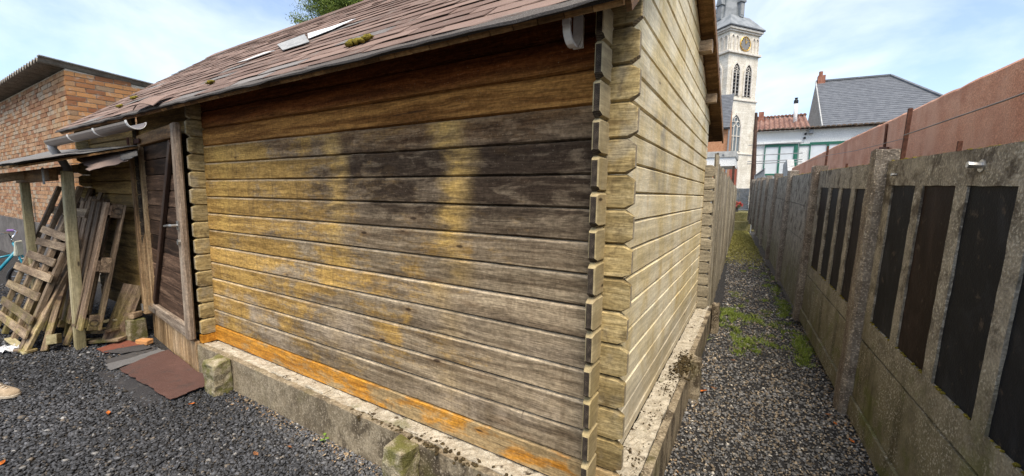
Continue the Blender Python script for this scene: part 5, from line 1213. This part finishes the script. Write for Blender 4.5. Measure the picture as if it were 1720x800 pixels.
# ------------------------------------------------------------------ church tower
ch = thing('church_tower', 'white stone church tower with gilded clock and grey slate spire', 'church', (-4.25, 66.83, 0), R(52))
TW = 6.0
MB().box((-0.25, -0.25, 0), (TW + 0.25, TW + 0.25, 8.0)).build('lower_stage', 'stone', ch)
MB().box((-0.12, -0.12, 8.0), (TW + 0.12, TW + 0.12, 15.9)).build('middle_stage', 'stone', ch)
MB().box((0, 0, 15.9), (TW, TW, 22.6)).build('belfry_stage', 'stone', ch)
MB().box((0.04, 0.04, 22.6), (TW - 0.04, TW - 0.04, 26.0)).build('clock_stage', 'stone', ch)
def band(z0, z1, o, mt='stone_trim', name='string_course'): MB().box((-o, -o, z0), (TW + o, TW + o, z1)).build(name, mt, ch, bevel=0.04)
band(8.0, 8.22, 0.36); band(15.85, 16.12, 0.26); band(22.5, 22.85, 0.30); band(25.55, 25.8, 0.16); band(25.8, 26.15, 0.34, name='cornice'); band(26.15, 26.32, 0.50, 'slate', 'eave')
def arch(w, h, n=8):
    """pointed arch outline, foot at z=0, apex at z=h"""
    sp = h - w*0.95; pts_ = [(-w/2, 0)]
    for i in range(n + 1):
        a = R(61)*i/n; pts_.append((w/2 - w*math.cos(a), sp + w*math.sin(a)*1.086))
    pts_[-1] = (0, h)
    return pts_ + [(-x, z) for x, z in pts_[-2::-1]]
def window(parent, fm, u, z, w, h, pane_mt, fr_w=0.28, name='window', louv=0, mull=0, proud=0.16, y0=0.0):
    m = fm @ T(u, y0, z); win = bpy.data.objects.new(name, None); COL.objects.link(win); win.parent = parent; win.matrix_local = m
    inn, out = arch(w, h), arch(w + 2*fr_w, h + fr_w*1.15); n = len(inn); k = MB()
    vs = [(p[0], -proud, p[1]) for p in inn] + [(p[0], -proud, p[1]) for p in out] + [(p[0], 0.02, p[1]) for p in inn] + [(p[0], 0.02, p[1]) for p in out]
    fs = []
    for i in range(n - 1): fs += [(i, i+1, n+i+1, n+i), (2*n+i, 3*n+i, 3*n+i+1, 2*n+i+1), (i, 2*n+i, 2*n+i+1, i+1), (n+i, n+i+1, 3*n+i+1, 3*n+i)]
    fs += [(0, n, 3*n, 2*n), (n-1, 3*n-1, 4*n-1, 2*n-1)]; k.add(vs, fs); k.build('frame', 'stone_trim', win)
    MB().prism(inn, 1, -0.03, 0.01).build('pane', pane_mt, win)
    if louv:
        for i in range(louv):
            zz = 0.15 + (h - w*0.75)*i/louv
            for s_ in ((-1, 1) if mull else (0,)):
                cx = s_*w*0.25; ww = w*0.20 if mull else w*0.45
                MB().box((cx - ww, -0.15, zz), (cx + ww, -0.045, zz + 0.10)).build('louvre', 'louvre', win)
    if mull:
        for i in range(mull):
            x = -w/2 + w*(i + 1)/(mull + 1); MB().box((x - 0.06, -0.13, 0), (x + 0.06, -0.032, h*0.72)).build('mullion', 'stone_trim', win)
        if mull > 1: MB().box((-w/2, -0.12, h*0.40), (w/2, -0.034, h*0.40 + 0.12)).build('transom', 'stone_trim', win)
        k = MB()
        for s_ in (-1, 1): k.tube([(s_*w*0.25 + w*0.2*math.cos(a*math.pi/6), -0.08, h*0.74 + w*0.2*math.sin(a*math.pi/6)) for a in range(13)], 0.05, 5, caps=False)
        k.tube([(w*0.17*math.cos(a*math.pi/6), -0.08, h*0.86 + w*0.17*math.sin(a*math.pi/6)) for a in range(13)], 0.05, 5, caps=False); k.build('tracery', 'stone_trim', win)
    return win
FR_, FL_ = Matrix.Identity(4), RZ(R(-90))
for fm, us in ((FR_, (1.65, 4.05)), (FL_, (-4.3, -1.75))):
    for u in us: window(ch, fm, u, 16.6, 1.25, 4.6, 'dark_open', louv=7, mull=1, name='belfry_window')
window(ch, FR_, 2.1, 8.5, 2.0, 5.3, 'leaded', mull=2, name='west_window', y0=-0.12)
window(ch, FR_, 2.1, 1.2, 1.7, 5.9, 'church_door', name='portal', fr_w=0.45, y0=-0.25)
for fm, us in ((FR_, (0.55, 1.35, 4.75, 5.45)), (FL_, (-5.45, -4.65, -1.4, -0.6))):
    for u in us: window(ch, fm, u, 22.95, 0.48, 2.1, 'stone', fr_w=0.12, name='blind_arch', y0=0.04)
for fm, u in ((FR_, 3.05), (FL_, -3.05)):
    ck = bpy.data.objects.new('clock', None); COL.objects.link(ck); ck.parent = ch; ck.matrix_local = fm @ T(u, 0.04, 24.05)
    c = [(1.02*math.cos(a*math.pi/16), 1.02*math.sin(a*math.pi/16)) for a in range(32)]; MB().prism(c, 1, -0.12, 0.0).build('dial', 'louvre', ck)
    MB().tube([(1.0*math.cos(a*math.pi/16), -0.14, 1.0*math.sin(a*math.pi/16)) for a in range(33)], 0.06, 5, caps=False).build('rim', 'gold', ck)
    for a in range(12):
        r0, r1 = 0.74, 0.92; x_, z_ = math.sin(a*math.pi/6), math.cos(a*math.pi/6); MB().beam((x_*r0, -0.15, z_*r0), (x_*r1, -0.15, z_*r1), 0.05, 0.11, up=(0, -1, 0)).build('hour_mark', 'gold', ck)
    MB().beam((0, -0.17, 0), (0.30, -0.17, 0.42), 0.05, 0.10, up=(0, -1, 0)).build('hand', 'gold', ck); MB().beam((0, -0.20, 0), (-0.10, -0.20, 0.78), 0.05, 0.08, up=(0, -1, 0)).build('hand', 'gold', ck)
# clasping buttresses
for (x, y) in ((TW, -0.15), (-0.35, -0.35), (TW - 0.3, TW)):
    b = MB().box((x - 0.1, y - 0.45, 0), (x + 0.75, y + 0.55, 11.8)); b.prism([(y - 0.45, 11.8), (y + 0.55, 11.8), (y + 0.55, 13.9)], 0, x - 0.1, x + 0.75); b.build('buttress', 'stone', ch)
# slate skirt and octagonal spire with lucarnes
c0 = TW/2; sk = MB(); vs = [(-.5, -.5, 26.32), (TW+.5, -.5, 26.32), (TW+.5, TW+.5, 26.32), (-.5, TW+.5, 26.32), (c0-1.9, c0-1.9, 28.4), (c0+1.9, c0-1.9, 28.4), (c0+1.9, c0+1.9, 28.4), (c0-1.9, c0+1.9, 28.4)]
sk.add(vs, [(0,1,5,4), (1,2,6,5), (2,3,7,6), (3,0,4,7), (4,5,6,7), (3,2,1,0)]); sk.build('spire_skirt', 'spire_slate', ch)
sp_ = MB(); rings = [(28.0, 1.95), (30.0, 1.72), (33, 1.45), (38, 1.0), (44, 0.45), (48, 0.03)]; vs = []
for z, r_ in rings:
    for k in range(8): a = R(22.5 + 45*k); vs.append((c0 + r_*math.cos(a)*1.05, c0 + r_*math.sin(a)*1.05, z))
sp_.add(vs, [(i*8+k, i*8+(k+1) % 8, (i+1)*8+(k+1) % 8, (i+1)*8+k) for i in range(len(rings)-1) for k in range(8)]); sp_.build('spire', 'spire_slate', ch)
for a in (R(0), R(90), R(180), R(270)):
    lm = T(c0, c0, 28.2) @ RZ(a); lu = bpy.data.objects.new('lucarne', None); COL.objects.link(lu); lu.parent = ch; lu.matrix_local = lm
    MB().box((1.2, -0.40, 0), (2.2, 0.40, 2.1)).build('dormer_wall', 'spire_slate', lu); MB().box((2.2, -0.27, 0.3), (2.23, 0.27, 1.9)).build('opening', 'under_grey', lu)
    MB().prism([(-0.55, 2.1), (0.55, 2.1), (0.0, 4.3)], 0, 0.9, 2.35).build('dormer_roof', 'spire_slate', lu)

# ------------------------------------------------------------------ houses behind the passage
def courses(parent, p0, p1, p2, p3, rows, mt, name, th=0.02):
    """roof slope built as overlapping courses; p0-p1 eave, p3-p2 top"""
    p0, p1, p2, p3 = map(Vector, (p0, p1, p2, p3)); nrm = (p1 - p0).cross(p3 - p0).normalized(); m = MB()
    if nrm.z < 0: nrm = -nrm
    for i in range(rows):
        a, b = i/rows, (i + 1.25)/rows if i < rows - 1 else 1.0
        q = [p0.lerp(p3, a) + nrm*th, p1.lerp(p2, a) + nrm*th, p1.lerp(p2, b), p0.lerp(p3, b)]
        lo = [v - nrm*0.02 for v in q]; m.add(q + lo, [(0,1,2,3), (7,6,5,4), (0,4,5,1), (1,5,6,2), (2,6,7,3), (3,7,4,0)])
    return m.build(name, mt, parent)
hw = thing('white_house', 'white rendered house with green window frames and red pantile roof', 'house')
MB().box((0.32, 22.0, 0), (9.0, 27.0, 4.72)).build('wall', 'white_wall', hw)
rf = corr(0.22, 2.46, 21.75, 24.9, 4.78, 5.86, 0.21, 0.045, 'pantile', 'roof', hw, 0.03)
MB().prism([(21.75, 4.70), (24.9, 5.78), (24.9, 4.70)], 0, 0.3, 2.42).build('roof_gable', 'white_wall', hw)
for i in range(14): MB().prism([(0.09*math.cos(a*math.pi/5), 0.09*math.sin(a*math.pi/5)) for a in range(6)], 1, 0, 0.34).build('ridge_tile', 'pantile', hw, mat=T(0.28 + i*0.163, 24.75, 5.86))
nt = 46
me_t = MB().prism([(0.085*math.cos(a*math.pi/6), 0.06*math.sin(a*math.pi/6)) for a in range(7)], 1, 0, 0.40).mesh('eave_tile', 'tile_dark')
for i in range(nt): inst(me_t, 'eave_tile', hw, T(0.26 + i*0.188, 21.62, 4.76 + rnd.uniform(-.01, .01)))
MB().box((2.46, 21.85, 4.72), (9.0, 27, 4.80)).build('parapet', 'tile_dark', hw)
MB().box((0.35, 21.86, 4.10), (2.16, 22.0, 4.22)).build('lintel_hood', 'white_wall', hw)
def green_window(x0, x1, z0, z1, nv, post=0.0):
    w = bpy.data.objects.new('window', None); COL.objects.link(w); w.parent = hw; w.location = (0, 21.99, 0)
    t = 0.075; MB().box((x0, -0.06, z0), (x1, 0, z0 + t)).build('frame', 'green', w); MB().box((x0, -0.06, z1 - t*1.6), (x1, 0, z1)).build('frame', 'green', w)
    xs = [x0 + (x1 - x0 - post)*i/nv for i in range(nv + 1)]
    for i, x in enumerate(xs): MB().box((x - t*.55 + (t*.55 if i == 0 else 0), -0.061, z0 + t), (x + t*.55, 0, z1 - t*1.6)).build('frame', 'green', w)
    for i in range(nv): MB().box((xs[i] + t*.5, -0.02, z0 + t), (xs[i+1] - t*.5, -0.004, z1 - t*1.6)).build('pane', 'blind', w)
    if post: MB().box((x1 - post, -0.07, z0 - 0.05), (x1, 0, z1)).build('shutter_post', 'green', w)
green_window(0.72, 2.10, 2.62, 4.10, 2, 0.16); green_window(2.50, 5.2, 3.0, 4.12, 4)
MB().box((2.10, 21.95, 3.98), (2.52, 21.999, 4.06)).build('frame_link', 'green', hw)
for z in (4.33, 4.52): MB().tube([(2.30 - (4.52 - z)*.15, 22.0, z), (2.30 - (4.52 - z)*.15, 21.90, z)], 0.05, 10).build('vent', 'black', hw)
MB().box((2.42, 21.80, 4.52), (2.58, 21.99, 4.68), jit=.01).build('wall_lamp', 'rail', hw)
fp = MB().tube([(1.93, 23.3, 5.1), (1.90, 23.3, 6.25)], 0.085, 10); fp.build('flue_pipe', 'white_wall', hw, smooth=True)
MB().tube([(1.90, 23.3, 6.20), (1.90, 23.3, 6.34), (1.90, 23.3, 6.40), (1.90, 23.3, 6.47)], [0.10, 0.10, 0.05, 0.08], 10).build('flue_cowl', 'black', hw)
MB().box((0.34, 24.3, 5.2), (0.58, 24.7, 6.10), jit=.01).build('chimney', 'brick_old', hw)
rl = thing('balcony_railing', 'thin grey horizontal bars in front of the green window', 'railing')
for z in (3.98, 3.50, 3.22, 3.12): MB().tube([(0.05, 20.6, z - .02), (2.16, 20.6, z + .02)], 0.020, 6).build('bar', 'rail', rl)
for x in (0.30, 1.98): MB().tube([(x, 20.6, 0), (x, 20.6, 4.0)], 0.016, 6).build('upright', 'rail', rl)
hg = thing('grey_roof_house', 'house with broad slate roof and flint gable behind the red wall', 'house')
eL, eR, rR, rL = Vector((3.75, 30, 5.86)), Vector((10.9, 30, 5.86)), Vector((7.95, 36.7, 10.05)), Vector((3.78, 36.7, 10.15))
courses(hg, eL, eR, rR, rL, 26, 'slate', 'roof')
m = MB(); bL = Vector((3.75, 43.2, 5.9)); m.add([eL, rL, bL, Vector((3.75, 30.2, 0)), Vector((3.75, 43, 0))], [(0, 1, 2, 4, 3)]); m.add([v + Vector((.3, 0, 0)) for v in (eL, rL, bL, Vector((3.75, 30.2, 0)), Vector((3.75, 43, 0)))], [(3, 4, 2, 1, 0)]); m.build('gable_wall', 'flint', hg, fix=False)
MB().box((4.0, 30.25, 0), (10.7, 43, 5.84)).build('wall', 'white_wall', hg)
courses(hg, (3.75, 43.2, 5.9), (10.9, 43.2, 5.9), rR, rL, 20, 'slate', 'roof'); courses(hg, eR, (10.9, 43.2, 5.9), rR, rR, 20, 'slate', 'roof')
stick('verge_board', eL + Vector((-.03, -.05, .03)), rL + Vector((-.03, 0, .04)), 0.14, 0.06, 'grey_render', hg, up=(1, 0, 0))
stick('ridge', rL + Vector((0, 0, .05)), rR + Vector((0, 0, .05)), 0.22, 0.12, 'slate', hg, up=(0, 0, 1))
stick('hip', eR + Vector((0, 0, .05)), rR + Vector((0, 0, .05)), 0.2, 0.10, 'slate', hg, up=(0, 0, 1))
MB().box((3.85, 36.4, 9.8), (4.30, 36.95, 10.55)).build('chimney', 'brick_old', hg); MB().tube([(4.02, 36.6, 10.55), (4.02, 36.6, 10.85)], 0.12, 8).build('chimney_pot', 'brick_old', hg)
hs = thing('brick_house', 'narrow orange brick house end with slate roof beside the church', 'house')
MB().box((-9.0, 40.0, 0), (-2.02, 46, 7.7)).build('wall', 'brick_far', hs)
courses(hs, (-9.0, 39.75, 7.72), (-1.90, 39.75, 7.72), (-1.90, 43.0, 11.3), (-9.0, 43.0, 11.3), 22, 'slate', 'roof', 0.03)
MB().prism([(40.0, 7.7), (46, 7.7), (43.0, 11.2)], 0, -8.9, -2.02).build('gable', 'brick_far', hs)
MB().box((-9, 39.66, 7.58), (-1.86, 39.76, 7.74)).build('gutter', 'black', hs); MB().tube([(-1.93, 39.8, 0), (-1.93, 39.8, 7.6)], 0.07, 8).build('downpipe', 'rail', hs)
cp = thing('flat_canopy', 'flat roofed white canopy at the end of the board fence', 'canopy')
MB().box((-3.4, 20.0, 2.98), (-0.44, 22.5, 3.40)).build('fascia', 'white_wall', cp); MB().box((-3.45, 19.94, 3.40), (-0.40, 22.6, 3.66)).build('roof_edge', 'grey_render', cp)
MB().box((-0.52, 20.0, 0), (-0.42, 20.1, 2.98)).build('post', 'brace', cp); MB().box((-1.05, 20.0, 0), (-0.98, 20.1, 2.98)).build('post', 'picket', cp); MB().tube([(-0.93, 19.92, 3.48), (-0.93, 19.99, 3.50)], .05, 8).build('lamp', 'rail', cp)
up_ = thing('timber_pole', 'tall dark timber pole with meter boxes at the end of the passage', 'pole')
MB().tube([(0.40, 19.6, 0), (0.34, 19.6, 2.6), (0.27, 19.6, 5.25)], [0.11, 0.10, 0.055], 8).build('shaft', 'brace', up_)
for z in (2.25, 1.95): MB().box((0.40, 19.40, z), (0.56, 19.52, z + 0.16), jit=.01).build('meter_box', 'black', up_)
mg = thing('metal_gate', 'pale grey sheet metal gate standing open beside the pole', 'gate')
MB().add([(0.42, 18.6, 1.2), (0.74, 18.2, 1.2), (0.74, 18.2, 2.72), (0.42, 18.6, 2.45), (0.43, 18.63, 1.2), (0.75, 18.23, 1.2), (0.75, 18.23, 2.72), (0.43, 18.63, 2.45)], [(0,1,2,3), (7,6,5,4), (0,4,5,1), (1,5,6,2), (2,6,7,3), (3,7,4,0)]).build('leaf_panel', 'grey_render', mg)
for a, b in (((0.41, 18.58, 2.45), (0.745, 18.17, 2.72)), ((0.41, 18.58, 1.75), (0.745, 18.17, 1.95)), ((0.74, 18.17, 1.2), (0.74, 18.17, 2.74)), ((0.41, 18.58, 0.0), (0.41, 18.58, 2.46))): MB().beam(a, b, 0.035, 0.035).build('gate_frame', 'rail', mg)
sw = thing('stone_wall', 'low grey coursed stone wall below the church door', 'wall')
for r_ in range(5):
    x = -3.0 + (0.2 if r_ % 2 else 0)
    while x < 0.05:
        L = rnd.uniform(0.32, 0.55); MB().box((x, 27.0, 0.84 + r_*0.25), (min(x + L - .015, 0.15), 27.35, 0.84 + r_*0.25 + 0.237), jit=.008).build('stone', 'grey_stone', sw, bevel=.015); x += L
MB().box((-3.0, 27.02, 0.84), (0.1, 27.33, 2.07)).build('core', 'mortar', sw)

# ------------------------------------------------------------------ tree behind the roof
tr = thing('tree', 'bright green conifer top showing above the cabin ridge', 'tree', (-12.0, 8.5, 0))
tk = MB().tube([(0, 0, -.05), (.1, 0, 2.5), (.05, .1, 5), (0, 0, 7.5), (.05, 0, 9.6)], [.22, .19, .14, .09, .03], 9); tk.build('trunk', 'bark', tr, smooth=True)
ql = MB(); tips = []; q = random.Random(11)
for i in range(110):
    z = q.uniform(4.6, 10.6); a = q.uniform(0, 6.28); L = (2.1 if z < 8.4 else 2.1 - .5*(z - 8.4))*q.uniform(.65, 1.08); e = Vector((L*math.cos(a), L*math.sin(a), z + q.uniform(.0, .55)))
    ql.tube([(0, 0, z - .3), Vector((0, 0, z - .2)).lerp(e, .5) + Vector((0, 0, .08)), e], [.035, .022, .008], 5); tips.append((Vector((0, 0, z - .2)), e))
ql.build('branches', 'bark', tr)
LP = []; LC = []
for b0, b1 in tips:
    for k in range(12):
        t = q.uniform(.35, 1.05); c = b0.lerp(b1, t); n_ = 130; s_ = q.uniform(.10, .21); tone = q.random()
        LP.append(nr.normal(0, 1, (n_, 3))*np.array([s_, s_, s_*.8]) + np.array(c)); LC.append(np.clip(nr.normal(tone, .2, (n_, 1)), 0, 1)*np.ones((1, 3)))
LP = np.concatenate(LP); LC = np.concatenate(LC); n = len(LP); a = nr.normal(0, 1, (n, 2, 3)); a /= np.linalg.norm(a, axis=2)[..., None]
V = np.stack([LP - a[:, 0]*.014, LP + a[:, 0]*.014, LP + a[:, 1]*.075 + np.array([0, 0, .03])], 1)
col_ = (1 - LC)*np.array([.045, .085, .012]) + LC*np.array([.20, .26, .04])
inst(fast_mesh('crown', V.reshape(-1, 3), np.arange(3*n).reshape(n, 3), 'leafm', np.repeat(col_, 3, 0)), 'crown', tr)
